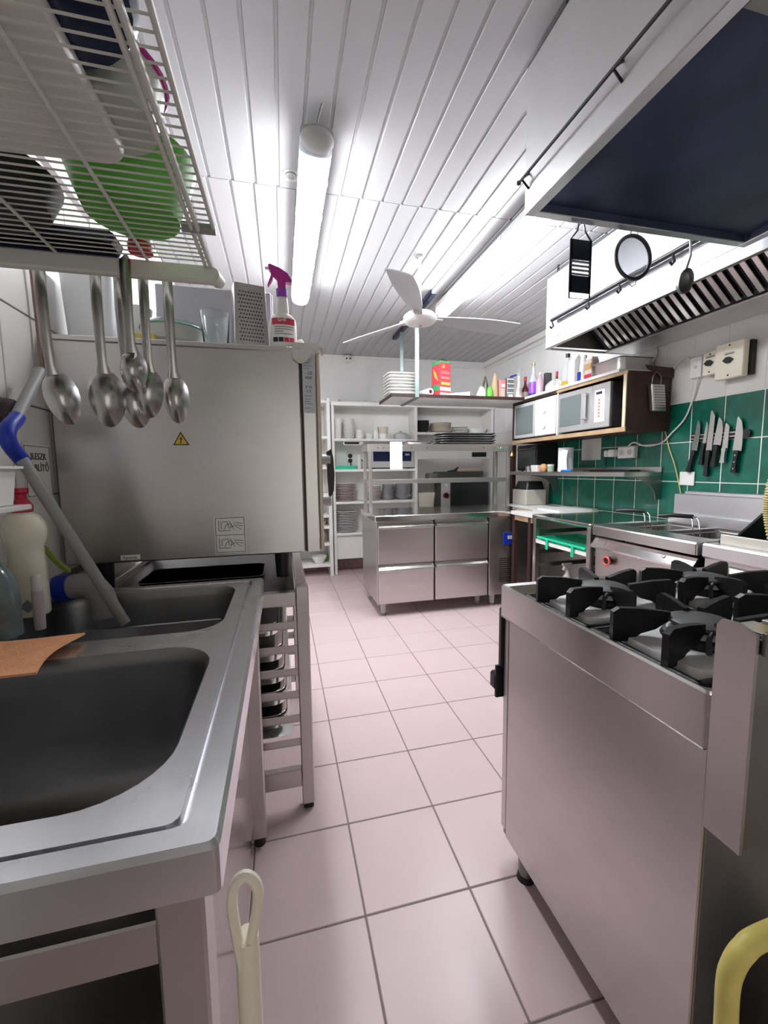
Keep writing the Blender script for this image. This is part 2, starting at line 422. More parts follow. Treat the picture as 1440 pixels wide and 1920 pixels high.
# ================================================================== left: sink, rack, oven
SX0, SX1, SY0, SY1, SZ = -.655, -.067, .37, 1.335, .85
sk_ = thing('double_sink', 'stainless steel double-bowl sink unit with worn rim beside the oven', 'sink', (-.36, .85, 0))
bm = bmesh.new()
def loop(bm, pts):
    vs = [bm.verts.new(p) for p in pts]
    return [bm.edges.new((vs[i], vs[(i+1) % len(vs)])) for i in range(len(vs))]
IN = (SX0+.03, SX1-.042, SY0+.036, SY1-.03)
holes = [rrect(-.60, -.137, .445, .848, .09, SZ-.003, 8), rrect(-.60, -.140, .925, 1.288, .07, SZ-.003, 8)]
es = loop(bm, rrect(*IN, .012, SZ-.003, 3))
for h in holes: es += loop(bm, h)
bmesh.ops.triangle_fill(bm, use_beauty=True, edges=es)
mb = MB(); bm.verts.index_update()
mb.add([v.co.copy() for v in bm.verts], [[v.index for v in f.verts] for f in bm.faces]); bm.free()
mb.loft([rrect(*IN, .012, SZ-.003, 3), rrect(IN[0]-.001, IN[1]+.001, IN[2]-.001, IN[3]+.001, .014, SZ-.013, 3), rrect(IN[0]-.008, IN[1]+.008, IN[2]-.006, IN[3]+.006, .014, SZ-.013, 3), rrect(IN[0]-.010, IN[1]+.010, IN[2]-.008, IN[3]+.008, .014, SZ-.001, 3), rrect(SX0+.003, SX1-.004, SY0+.004, SY1-.003, .008, SZ, 3),
         rrect(SX0, SX1, SY0, SY1, .008, SZ-.006, 3), rrect(SX0, SX1, SY0, SY1, .008, SZ-.05, 3), rrect(SX0+.012, SX1-.012, SY0+.012, SY1-.012, .008, SZ-.05, 3)])
wpart('top', mb, SINKST, sk_, 30)
for h, q in zip(holes, ((-.60, -.137, .445, .848, .09), (-.60, -.140, .925, 1.288, .07))):
    x0, x1, y0, y1, r = q; L = [h]
    for d, z in ((.004, .008), (.008, .03), (.014, .15), (.022, .22), (.045, .245), (.075, .252)):
        L.append(rrect(x0+d, x1-d, y0+d, y1-d, max(.02, r-d*.4), SZ-z, 8))
    L.append(rrect(-.41, -.33, (y0+y1)/2-.04, (y0+y1)/2+.04, .035, SZ-.262, 8))
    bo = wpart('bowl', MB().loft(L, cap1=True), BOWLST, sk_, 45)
    wpart('drain', MB().lathe([(0, .003), (.03, .003), (.038, .001), (.040, -.003)], (-.37, (y0+y1)/2, SZ-.262), n=20), POLISH, bo)
for x in (SX0+.03, -.132):
    for y in (.395, 1.26):
        wpart('leg', MB().box((x, y, .03), (x+.044, y+.044, SZ-.05), .003), STEEL, sk_)
        wpart('foot', MB().cyl((x+.022, y+.022, 0), (x+.022, y+.022, .03), .018), BLACK, sk_)
wpart('stretcher', MB().box((SX0+.06, .402, .705), (-.132, .425, .752), .002), STEEL, sk_)
wpart('stretcher', MB().box((SX0+.06, 1.27, .705), (-.132, 1.29, .752), .002), STEEL, sk_)
wpart('side_panel', MB().box((-.130, .440, .11), (-.124, 1.258, .80), .001), POLISH, sk_)
wpart('lower_shelf', MB().box((SX0+.04, .42, .11), (-.131, 1.26, .135), .002), STEEL, sk_)
# sponge cloth over the divider
def cloth(u, v):
    x = -.635+.235*u; y = .765+.16*v+(-.06 if u < .15 else 0)*(1-u/.15 if u < .15 else 0)
    z = SZ+.004+.020*math.exp(-((u-.16)/.13)**2)*(.4+.6*v)+.006*math.sin(5*u+2)*math.sin(3*v)
    x += -.006*v*u-.01*math.sin(4*v); y += .01*u*v
    return Vector((x, y, z))
mb = MB(); mb.grid(cloth, 22, 16); mb.grid(lambda u, v: cloth(u, v)+Vector((0, 0, .004)), 22, 16)
rim = list(range(22))+[j*22+21 for j in range(1, 16)]+[15*22+i for i in range(20, -1, -1)]+[j*22 for j in range(14, 0, -1)]
for q in range(len(rim)): mb.face((rim[q], rim[(q+1) % len(rim)], 352+rim[(q+1) % len(rim)], 352+rim[q]))
mb.tr(T(.48, -.86, -SZ))
solo('sponge_cloth', mb, ORANGE, 'orange sponge cloth draped over the sink divider', 'cloth', (-.48, .86, SZ+.0035), smooth=60)
# bottles at the sink
b = thing('cleaner_bottle', 'white cleaner bottle with red cap at the back of the sink', 'bottle', (-.594, 1.145, SZ-.003))
part('body', MB().lathe([(0, 0), (.034, 0), (.038, .005), (.038, .12), (.036, .15), (.037, .165), (.043, .18), (.046, .20), (.043, .222), (.032, .24), (.016, .25), (0, .25)], n=28, sy=.8), OFFW, b)
part('cap', MB().lathe([(.021, .247), (.022, .262), (.016, .272), (.011, .278), (.011, .288), (.016, .293), (.016, .303), (0, .303)], n=20), RED, b)
part('hazard_print', MB().prism([(-.002, .012), (.014, .028), (-.002, .044), (-.018, .028)], 'y', -.0316, -.0306).tr(T(.010, 0, .0)), INKB, b)
b = thing('detergent_bottle', 'dark translucent detergent bottle at the left sink edge', 'bottle', (-.588, .985, SZ-.003))
part('body', MB().lathe([(0, 0), (.040, 0), (.044, .006), (.044, .09), (.040, .125), (.026, .155), (.013, .17), (0, .17)], n=28, sx=1.25), mat('smoky_plastic', (.20, .25, .25), .15, trans=.35, var=.3, vscale=25), b)
part('cap', MB().lathe([(.014, .168), (.014, .19), (.008, .2), (.008, .21), (0, .21)], n=16), PLASTW, b)
part('printed_label', text_mb('33', .03, facing('-y', (.030, -.0425, .055)) ), INK, b)
b = thing('squeeze_tube', 'slim pale tube standing between the two sink bottles', 'tube', (-.522, 1.03, SZ-.003))
part('body', MB().lathe([(0, 0), (.010, 0), (.011, .06), (.010, .085), (0, .085)], n=14), mat('pale_pink_tube', (.42, .36, .38), .4), b)
part('cap', MB().lathe([(.009, .085), (.009, .115), (.006, .12), (0, .12)], n=14), GREYL, b)
# tub on a wall shelf
ws = thing('wall_ledge', 'narrow tiled ledge on the left wall above the sink', 'shelf', (XL+.002, 1.0, 1.11))
part('slab', MB().box((0, -.3, -.006), (.125, .085, .006), .002), TILEW, ws)
tb = thing('plastic_tub', 'white ribbed plastic tub on the ledge above the sink', 'tub', (-.600, 1.015, 1.117))
part('body', MB().loft([rrect(-.040, .040, -.045, .045, .012, 0), rrect(-.048, .048, -.052, .052, .014, .078), rrect(-.045, .045, -.049, .049, .013, .076), rrect(-.037, .037, -.042, .042, .012, .004)], True, True), PLASTW, tb)
part('rim', MB().loft([rrect(-.046, .046, -.05, .05, .014, .074), rrect(-.058, .058, -.062, .062, .016, .077), rrect(-.058, .058, -.062, .062, .016, .082), rrect(-.046, .046, -.05, .05, .014, .081)]), PLASTW, tb)
rb = MB()
for i in range(7): rb.box((-.03+.01*i-.0012, -.0505, .018), (-.03+.01*i+.0012, -.0455, .062))
part('ribs', rb, GREYL, tb)
# drain pipes
def arc3(a, b, c, n=8): return [tuple(Vector(a)*(1-t)**2+Vector(b)*2*t*(1-t)+Vector(c)*t*t) for t in [i/n for i in range(n+1)]]
p = thing('drain_pipe', 'grey drain pipe with blue elbow running down behind the sink', 'pipe', (-.60, 1.3, SZ))
wpart('upper_pipe', MB().tube([(-.615, 1.325, 1.455), (-.60, 1.160, 1.302)], .0135, 14), GREYP, p)
wpart('blue_elbow', MB().tube([(-.601, 1.176, 1.316)]+arc3((-.600, 1.165, 1.307), (-.597, 1.090, 1.270), (-.595, 1.150, 1.228))+[(-.592, 1.165, 1.212)], .0165, 14), BLUE, p)
wpart('lower_pipe', MB().tube([(-.592, 1.155, 1.222), (-.534, 1.170, 1.077), (-.475, 1.185, .932), (-.417, 1.20, .787)], .0135, 14), GREYP, p)
p = thing('drain_elbow', 'fat grey drain elbow with blue collar at the rear of the sink', 'pipe', (-.5, 1.31, SZ))
wpart('elbow', MB().tube(arc3((-.565, 1.262, .878), (-.475, 1.250, .905), (-.478, 1.245, .795)), .032, 16), GREYP, p)
wpart('blue_collar', MB().cyl((-.592, 1.264, .876), (-.560, 1.262, .880), .036, n=18), BLUE, p)
wpart('stub', MB().cyl((-.655, 1.268, .870), (-.590, 1.264, .876), .029, n=16), GREYP, p)
solo('brush_handle', MB().tube([(0, 0, 0), (.004, .03, -.035), (.010, .085, -.082)], .007, 8), LIME, 'lime green brush handle beside the grey drain pipe', 'brush', (-.60, 1.235, .992))
sg = thing('wall_sign', 'white rinse-basin sign with black lettering on the left wall', 'sign', (XL+.0025, 1.38, 1.19))
part('panel', MB().box((0, -.065, -.075), (.0015, .065, .075)), STICKW, sg)
fr = MB()
for a, b_ in (((.0015, -.062, .068), (.002, .062, .0695)), ((.0015, -.062, -.07), (.002, .062, -.0685)), ((.0015, -.062, -.07), (.002, -.0605, .0695)), ((.0015, .0605, -.07), (.002, .062, .0695))): fr.box(a, b_)
part('border', fr, INK, sg)
part('lettering', text_mb('II.ESZK', .026, facing('+x', (.0022, .004, .040))), INK, sg)
part('lettering', text_mb('ÖBLÍTŐ', .028, facing('+x', (.0022, .004, .008))), INK, sg)
solo('wall_cable', MB().tube([(0, 0, .45), (.003, .004, .3), (.004, .008, .12), (.01, -.002, .03), (.03, -.005, 0)], .0045, 8), COPPER, 'thin brown cable hanging down the left wall', 'cable', (XL+.012, 1.41, 1.43))
solo('scrubber', MB().lathe([(0, 0), (.016, .003), (.027, .016), (.030, .032), (.026, .050), (.014, .062), (0, .066)], n=20), mat('dark_mauve', (.05, .03, .035), .6), 'dark round scrubber at the left picture edge above the blue elbow', 'scrubber', (-.638, 1.215, 1.30))
# ------------------------------------------------------------------ wire rack above the sink
rk = thing('dish_rack', 'white wire dish rack hung on the wall above the sink', 'rack', (-.38, .45, 1.53))
wpart('end_beam', MB().box((XL+.004, .79, 1.502), (-.098, .806, 1.529), .003), WIREW, rk)
wpart('end_beam', MB().box((XL+.004, -.108, 1.497), (-.098, -.092, 1.527), .003), WIREW, rk)
wpart('end_plug', MB().cyl((-.102, .792, 1.516), (-.096, .822, 1.516), .011), WIREW, rk)
WM = mesh('floor_wire', MB().cyl((XL+.006, 0, 0), (-.084, 0, 0), .0012, n=6), WIREW)
WS = mesh('floor_wire', MB().cyl((XL+.006, 0, 0), (-.104, 0, 0), .0012, n=6), WIREW)
for k in range(65):
    y = -.09+.0136*k
    link('floor_wire', WM if y < .668 else WS, rk, (.38, y-.45, 0))
for x in (-.60, -.42, -.33, -.20): wpart('long_wire', MB().cyl((x, -.1, 1.5265), (x, .795, 1.5265), .0024, n=8), WIREW, rk)
wpart('edge_rail', MB().tube([(-.104, -.1, 1.526), (-.104, .80, 1.526)], .0036, 8), WIREW, rk)
wpart('edge_rail', MB().tube([(-.112, -.1, 1.526), (-.112, .80, 1.526)], .0030, 8), WIREW, rk)
wpart('outer_rail', MB().tube([(-.0826, -.1, 1.529), (-.0826, .676, 1.529)], .0030, 8), WIREW, rk)
wpart('outer_end_bar', MB().tube([(-.125, .678, 1.529), (-.080, .678, 1.529)], .0068, 10), GREYP, rk)
# what the rack holds
z0 = 1.534
solo('chopping_board', MB().loft([rrect(-.15, .15, -.10, .10, .025, 0), rrect(-.152, .152, -.102, .102, .025, .004), rrect(-.152, .152, -.102, .102, .025, .012), rrect(-.15, .15, -.10, .10, .025, .015)], True, True), PLASTW, 'large white plastic chopping board lying on the wire rack', 'chopping board', (-.312, .478, z0-.0005), -.04)
def bowl(r, h, t=.003, foot=.5): return MB().lathe([(0, 0), (r*foot, 0), (r*.82, h*.35), (r, h), (r-t, h), (r*.82-t, h*.37), (r*foot, t), (0, t)], n=32)
def pot(r, h, t=.003): return MB().lathe([(0, 0), (r*.94, 0), (r, h*.06), (r, h), (r+.004, h+.002), (r-t, h), (r-t, h*.07), (0, t)], n=32)
o = thing('saucepan', 'navy enamel saucepan with ring handle on the wire rack', 'pan', (-.176, .400, z0+.0155))
part('body', pot(.078, .11), NAVY, o)
part('ring_handle', MB().tube([(.078+.026*math.sin(a), .03+.0*a, .072+.028*math.cos(a)) for a in [PI*2*i/18 for i in range(18)]], .0045, 8, True).tr(R(.95, 'Z')), NAVY, o)
solo('small_white_bowl', bowl(.050, .045, foot=.62), CHINA, 'small white bowl on the wire rack nearest the camera', 'bowl', (-.215, .216, z0))
o = thing('frying_pan', 'black speckled frying pan resting at the far end of the wire rack', 'pan', (-.374, .680, z0))
part('pan', MB().lathe([(0, 0), (.082, 0), (.098, .035), (.096, .035), (.080, .003), (0, .003)], n=32), mat('speckled_black', (.02, .02, .021), .4, var=.9, vscale=120), o)
part('handle', MB().tube([(-.095, 0, .03), (-.15, -.01, .042), (-.27, -.03, .045)], .009, 8), BLACK, o)
solo('green_bowl', bowl(.084, .075, .004, .70), LGREEN, 'green plastic bowl on the wire rack beside the white board', 'bowl', (-.187, .680, z0+.0005))
o = thing('storage_box', 'cloudy tub with magenta rim standing on the wire rack', 'tub', (-.158, .532, z0+.0155))
part('tub', MB().lathe([(0, 0), (.040, 0), (.050, .045), (.046, .045), (.037, .004), (0, .004)], n=28, sy=1.15), mat('pale_green_plastic', (.52, .56, .48), .3), o)
part('rim', MB().tube([(.051*math.cos(a), .0585*math.sin(a), .046) for a in [2*PI*i/28 for i in range(28)]], .003, 6, True), MAGENTA, o)
solo('baking_tray', MB().loft([rrect(-.10, .10, -.03, .03, .01, .014), rrect(-.095, .095, -.026, .026, .01, 0), rrect(-.092, .092, -.023, .023, .01, .003), rrect(-.098, .098, -.028, .028, .01, .014)], True, True), NAVY, 'narrow dark blue tray at the far end of the wire rack', 'tray', (-.335, .770, z0-.0045), smooth=40)
solo('magenta_strainer', bowl(.05, .05, .003), MAGENTA, 'magenta plastic bowl at the left picture edge of the rack', 'bowl', (-.515, .56, z0))
solo('white_plate', MB().lathe([(0, 0), (.05, 0), (.075, .012), (.075, .015), (.048, .004), (0, .004)], n=32), CHINA, 'white plate lying flat at the far left of the wire rack', 'plate', (-.53, .705, z0))
o = thing('small_jar', 'small jar with red lid at the far end of the wire rack', 'jar', (-.205, .772, z0-.004))
part('jar', MB().lathe([(0, .012), (.017, .012), (.018, .05), (0, .05)], n=16), PLASTW, o)
part('lid', MB().lathe([(0, .0), (.018, .0), (.019, .012), (0, .012)], n=16), RED, o)
# ------------------------------------------------------------------ ladles and spoons
def spoon(name, label, x, y, zt, L, bl, bw, tilt=0., rz=0., slots=False, depth=.022, hw=.0085):
    t = thing(name, label, 'spoon', (x, y, zt), rz, 'ladles and spoons on the rack')
    bz = -L+bl
    h = MB()
    pts = [(0, .012, -.002), (0, .016, .008), (0, .006, .014), (0, 0, .004), (0, -.002, -.05), (tilt*.004, -.003, bz*.6), (tilt*.012, -.001, bz*.93), (tilt*.022, .003, bz-.012)]
    h.tube(pts, .006, 8, rs=[.004, .004, .004, hw, hw, hw*.9, hw*.85, hw*1.5], sq=.38)
    part('handle', h, SPOONST, t)
    b = MB(); N = 24
    def bp(r, a, o=0.):
        sx = .5*bw*(1+.12*math.sin(a)) * r*math.cos(a); sz = .5*bl*r*math.sin(a)
        return Vector((sx, -(depth-o)*(1-r*r)*(1 if r < 1 else 0), sz))
    for o in (0., .0022):
        vs = [bp(0, 0, o)]; fs = []
        rr = (.3, .55, .75, .9, 1.)
        for q in rr: vs += [bp(q, 2*PI*i/N, o) for i in range(N)]
        fs = [(0, 1+i, 1+(i+1) % N) for i in range(N)]
        for k in range(4):
            for i in range(N):
                if slots and k in (1, 2) and i % 4 == 0: continue
                fs.append((1+k*N+i, 1+k*N+(i+1) % N, 1+(k+1)*N+(i+1) % N, 1+(k+1)*N+i))
        b.add(vs, fs)
    b.tr(T(tilt*.022, .003, bz) @ R(-tilt*.7, 'Y') @ T(0, 0, -bl*.5))
    part('bowl', b, SPOONST, t, 60)
    return t
zt = 1.515
SP = [('ladle', 'steel serving spoon hanging leftmost from the rack', -.368, zt, .252, .088, .050, .30),
      ('ladle', 'steel serving spoon second from the left on the rack', -.290, zt, .254, .096, .057, .06),
      ('ladle', 'steel serving spoon half hidden behind the slotted spoon', -.262, zt, .254, .088, .053, .22),
      ('serving_spoon', 'steel spoon second from the right on the rack', -.216, zt, .238, .084, .047, -.06),
      ('serving_spoon', 'steel spoon hanging rightmost from the rack', -.184, zt, .244, .086, .043, .06)]
for i, (n_, lb, x, z, L, bl, bw, ti) in enumerate(SP): spoon(n_, lb, x, (.818, .822, .842, .815, .838)[i], z, L, bl, bw, ti, rz=(.2, .1, -.05, -.1, .1)[i])
spoon('slotted_spoon', 'shorter slotted steel spoon in front of the middle ladles', -.231, .778, zt, .200, .066, .041, .03, slots=True)
# ------------------------------------------------------------------ combi oven on its stand
OY0, OY1, OZ0, OZ1 = 1.45, 2.17, .90, 1.585
ov = thing('combi_oven', 'large stainless steel combi oven standing on the tray stand', 'oven', (-.27, 1.81, OZ0-.1))
wpart('body', MB().box((-.655, OY0, OZ0), (.070, OY1, OZ1), .004), STEEL, ov)
wpart('top_lip', MB().box((-.662, OY0-.006, OZ1-.016), (.078, OY1+.004, OZ1+.002), .003), STEELH, ov)
wpart('door_frame', MB().box((.076, OY0+.002, OZ0), (.122, OY1-.002, OZ1-.003), .004), STEEL, ov)
wpart('door_seam', MB().box((.070, OY0+.004, OZ0+.004), (.076, OY1-.004, OZ1-.006)), BLACK, ov)
dr = wpart('door', MB().box((.122, OY0+.006, OZ0+.004), (.137, OY1-.14, OZ1-.012), .004), LIGHTW if False else mat('door_edge_trim', (.52, .45, .36), .4, .5), ov)
wpart('door_window', MB().box((.137, OY0+.09, OZ0+.12), (.140, OY1-.22, OZ1-.12), .001), DGLASS, dr)
wpart('control_panel', MB().box((.122, OY1-.135, OZ0+.004), (.142, OY1-.004, OZ1-.012), .003), BLACKGLOSS, ov)
kb = wpart('knob', MB().cyl((.142, OY1-.07, 1.47), (.172, OY1-.07, 1.47), .028, n=20), BLACK, ov)
wpart('knob', MB().cyl((.142, OY1-.07, 1.30), (.168, OY1-.07, 1.30), .026, n=20), BLACK, ov)
hd = wpart('door_handle', MB().prism([(0, 0), (.018, .012), (.026, -.02), (.030, -.09), (.026, -.155), (.012, -.185), (.006, -.18), (.002, -.1)], 'y', 1.70, 1.722).tr(T(.178, 0, 1.255)), BLACK, ov)
wpart('handle_pivot', MB().cyl((.137, 1.71, 1.225), (.192, 1.71, 1.225), .020, n=16), GREYL, hd)
wpart('handle_pivot', MB().cyl((.137, 1.71, 1.058), (.192, 1.71, 1.058), .022, n=16), GREYL, hd)
for x in (-.58, -.01):
    for y in (OY0+.09, OY1-.06):
        wpart('foot', MB().cyl((x, y, OZ0-.1), (x, y, OZ0), .022, .027, n=16), BLACK, ov)
# stickers
s_ = MB(); y = OY0-.0008
s_.prism([(-.0240, 0), (.0240, 0), (0, .0425)], 'y', y-.0006, y).tr(T(-.306, 0, 1.267)); wp = wpart('warning_sticker', s_, INK, ov)
s_ = MB(); s_.prism([(-.0185, .0032), (.0185, .0032), (0, .0360)], 'y', y-.0010, y-.0006).tr(T(-.306, 0, 1.267)); wpart('yellow_field', s_, STICK, wp)
s_ = MB(); s_.prism([(.003, .030), (-.005, .018), (-.0008, .0185), (-.003, .007), (-.0055, .009), (-.002, .0045), (.0015, .0095), (-.0008, .009), (.0045, .0212), (.0008, .0205)], 'y', y-.0014, y-.0010).tr(T(-.306, 0, 1.267)); wpart('lightning_bolt', s_, INK, wp)
x0, x1, z0, z1 = -.222, -.124, .912, 1.034
ins = wpart('instruction_sticker', MB().box((x0, y-.0006, z0), (x1, y, z1)), STICKW, ov)
ln = MB(); q = y-.0011
def bar2(mb, xa, za, xb, zb, w_):
    d = Vector((xb-xa, 0, zb-za)); n_ = Vector((-d.z, 0, d.x)).normalized()*w_*.5
    mb.add([(xa+n_.x, q, za+n_.z), (xb+n_.x, q, zb+n_.z), (xb-n_.x, q, zb-n_.z), (xa-n_.x, q, za-n_.z)], [(0, 1, 2, 3)])
a_, b_ = .004, .0016
for xa, za, xb, zb in ((x0+a_, z0+a_, x1-a_, z0+a_), (x0+a_, z1-a_, x1-a_, z1-a_), (x0+a_, z0+a_, x0+a_, z1-a_), (x1-a_, z0+a_, x1-a_, z1-a_), (x0+a_, (z0+z1)/2, x1-a_, (z0+z1)/2)): bar2(ln, xa, za, xb, zb, b_)
for zb in (z0+.006, (z0+z1)/2+.003):
    for sg in ((.014, .012, .014, .045), (.014, .012, .050, .012), (.022, .018, .022, .040), (.022, .040, .04, .042), (.04, .042, .045, .02), (.045, .044, .055, .03), (.055, .03, .06, .016), (.046, .018, .064, .030), (.064, .030, .088, .026), (.06, .038, .088, .034), (.066, .026, .084, .014), (.05, .022, .052, .034), (.03, .014, .036, .03), (.036, .030, .05, .036)):
        bar2(ln, x0+sg[0], zb+sg[1], x0+sg[2], zb+sg[3], .0016)
wpart('hand_drawing', ln, INK, ins, 0)
lb = wpart('name_badge', MB().box((-.502, y-.002, .908), (-.446, y, .924), .003), STICKW, ov)
wpart('lettering', text_mb('Factorx', .0125, facing('-y', (-.474, y-.0024, .9155))), INK, lb)
pl = wpart('rating_plate', MB().box((.078, OY0+.0012-.0006, 1.375), (.119, OY0+.002, 1.560)), mat('plate_grey', (.50, .52, .56), .4, .3), ov)
yy = OY0+.0002
for tx, sz, zz in (('- CE', .014, 1.505), ('VDE', .012, 1.49), ('IP X5', .010, 1.460), ('C E', .012, 1.447)): wpart('lettering', text_mb(tx, sz, facing('-y', (.098, yy, zz))), INK, pl)
rl = MB()
for zz in (1.548, 1.538, 1.528, 1.52, 1.43, 1.42, 1.412, 1.404, 1.39): rl.box((.083, yy, zz), (.083+random.uniform(.018, .031), yy+.0004, zz+.0022))
wpart('print_lines', rl, INKB, pl, 0)
# ------------------------------------------------------------------ tray stand under the oven
sd = thing('tray_stand', 'steel tray stand with runner bars under the oven', 'stand', (-.27, 1.77, 0))
TX0, TX1, TY0, TY1, TZ = -.635, .072, 1.376, 2.16, .80
for x in (TX0, TX1-.042):
    for y_ in (TY0, TY1-.042):
        wpart('post', MB().box((x, y_, .02), (x+.042, y_+.042, TZ), .003), STEEL, sd)
        wpart('foot', MB().box((x+.004, y_+.004, 0), (x+.038, y_+.038, .022), .003), BLACK, sd)
xm = -.135
for y_ in (TY0+.004, TY1-.03): wpart('post', MB().box((xm, y_, .10), (xm+.03, y_+.026, .74), .002), STEEL, sd)
for y_ in (TY0+.004, TY1-.034): wpart('top_rail', MB().box((TX0+.042, y_, .735), (TX1-.042, y_+.03, .782), .002), STEELH, sd)
for x in (TX0+.004, TX1-.038): wpart('top_rail', MB().box((x, TY0+.042, .752), (x+.034, TY1-.042, .80), .002), STEELH, sd)
RZ = [.667, .584, .503, .423, .336, .250]
RM = mesh('runner', MB().box((TX0+.042, 0, -.013), (TX1-.042, .003, .013)).box((TX0+.042, 0, -.013), (TX1-.042, .028, -.010)), STEELH)
for z in RZ:
    link('runner', RM, sd, (.27, TY0+.010-1.77, z)); r2 = link('runner', RM, sd, (-.27-.02, TY1-.010-1.77, z)); r2.rotation_euler = (0, 0, PI); r2.location = (-.27+(TX0+TX1)/1.0+.0, TY1-.010-1.77, z); r2.location.x = (TX0+TX1)-(-.27)
wpart('lower_rail', MB().box((TX0+.042, TY0+.006, .085), (TX1-.042, TY0+.034, .150), .002), STEELH, sd)
wpart('lower_rail', MB().box((TX0+.042, TY1-.034, .085), (TX1-.042, TY1-.006, .150), .002), STEELH, sd)
wpart('top_plate', MB().box((TX0+.045, TY0+.045, .770), (TX1-.045, TY1-.045, .778)), BLACK, sd)
# steel pans sliding on the runners
def pan_mb(x0, x1, y0, y1, d):
    return MB().loft([rrect(x0-.012, x1+.012, y0-.012, y1+.012, .03, 0), rrect(x0-.012, x1+.012, y0-.012, y1+.012, .03, -.003), rrect(x0, x1, y0, y1, .045, -.006), rrect(x0+.004, x1-.004, y0+.004, y1-.004, .045, -d+.012), rrect(x0+.018, x1-.018, y0+.018, y1-.018, .05, -d),
                      rrect(x0+.018, x1-.018, y0+.018, y1-.018, .05, -d+.002), rrect(x0+.006, x1-.006, y0+.006, y1-.006, .045, -d+.013), rrect(x0+.002, x1-.002, y0+.002, y1-.002, .045, 0), ], cap0=False, cap1=True)
PANM = None
names = ['top', 'second', 'third', 'fourth', 'fifth']
for i, z in enumerate(RZ[:5]):
    dp = (.055, .064, .064, .064, .062)[i]
    mb = pan_mb(-.265, .265, -.335, .335, dp); mb.cm = 0
    solo('steel_pan', mb, POLISH, 'stainless steel pan on the %s runner of the tray stand' % names[i], 'pan', (-.295+(.0, .012, .016, .018, .018)[i], 1.768, z-.0065), 0, 'steel pans in the tray stand', 40)
solo('steel_tray', MB().loft([rrect(-.30, .30, -.335, .335, .02, .006), rrect(-.29, .29, -.325, .325, .02, -.003), rrect(-.285, .285, -.32, .32, .02, -.001)], True, True), mat('bright_tray', (.72, .75, .74), .25, .6), 'flat pale steel tray on the lowest runner of the stand', 'tray', (-.293, 1.768, RZ[5]-.0065), smooth=40)
solo('oven_tray', MB().loft([rrect(-.22, .22, -.12, .12, .03, .012), rrect(-.21, .21, -.11, .11, .03, 0), rrect(-.205, .205, -.105, .105, .03, .003), rrect(-.215, .215, -.115, .115, .03, .012)], True, True), BLACK, 'dark shallow tray pushed under the oven on the stand', 'tray', (-.30, 1.72, .778), smooth=40)
# ------------------------------------------------------------------ things on top of the oven
z0 = OZ1+.002
g = thing('box_grater', 'steel box grater standing on the oven beside the spray bottle', 'grater', (-.088, 1.53, z0), .22)
gb = MB()
gb.loft([rrect(-.056, .056, -.042, .042, .006, 0, 2), rrect(-.050, .050, -.034, .034, .006, .205, 2)], True, True)
part('body', gb, STEELH, g)
hl = MB()
for r in range(14):
    for k in range(9):
        x = -.036+.009*k+(.0045 if r % 2 else 0); z = .025+.0118*r
        if abs(x) > .04: continue
        yy_ = -.042+.008*z/.205
        hl.lathe([(.0025, 0), (.0022, .0012), (0, .0012)], (0, 0, 0), n=8)
        hl.tr(T(x, yy_-.0003, z) @ R(PI/2, 'X'), len(hl.v)-17)
part('grating_holes', hl, INK, g, 0)
part('base_edge', MB().box((-.058, -.044, 0), (.058, .044, .006), .002), BLACK, g)
sp = thing('spray_bottle', 'white spray bottle with magenta trigger on the oven corner', 'bottle', (.022, 1.515, z0))
part('body', MB().lathe([(0, 0), (.043, 0), (.046, .005), (.045, .09), (.042, .105), (.032, .118), (.021, .124), (.019, .165), (.017, .182), (0, .182)], n=32, sy=.62), PLASTW, sp)
part('trigger_head', MB().prism([(-.042, .275), (-.039, .262), (-.034, .258), (-.034, .242), (-.046, .212), (-.043, .211), (-.029, .232), (-.026, .245), (-.014, .234), (-.012, .200), (.012, .200), (.013, .226), (.032, .224), (.034, .232), (.020, .254), (-.004, .268), (-.036, .279)], 'y', -.011, .011), MAGENTA, sp)
part('nozzle', MB().cyl((-.052, 0, .268), (-.038, 0, .268), .005), PLASTW, sp)
part('collar', MB().lathe([(.018, .178), (.019, .182), (.019, .204), (0, .204)], n=20, sy=.8), mat('purple_collar', (.26, .05, .42), .4), sp)
def wrap(x0, x1, z0_, z1_, o=.0006, r=.046, sy=.62, n=10):
    def f(u, v):
        x = x0+(x1-x0)*u; return Vector((x, -sy*math.sqrt(max(0, (r+o)**2-x*x)), z0_+(z1_-z0_)*v))
    return MB().grid(f, n, 2)
part('red_label', wrap(-.036, .038, .082, .103), INKR, sp)
tmx = text_mb('Grill', .016, facing('-y', (-.004, -.0305, .0960)))
part('lettering', tmx, PAPER, sp)
for i, (xa, xb) in enumerate(((-.028, .036), (-.028, .034), (-.028, .0), (-.028, .030))): part('print_line', wrap(xa, xb, .0735-.0075*i, .0762-.0075*i), INKB, sp)
for i, m_ in enumerate((INK, INK, INKR, INKR)): part('pictogram', wrap(-.034+.018*i, -.018+.018*i, .026, .041), m_, sp)
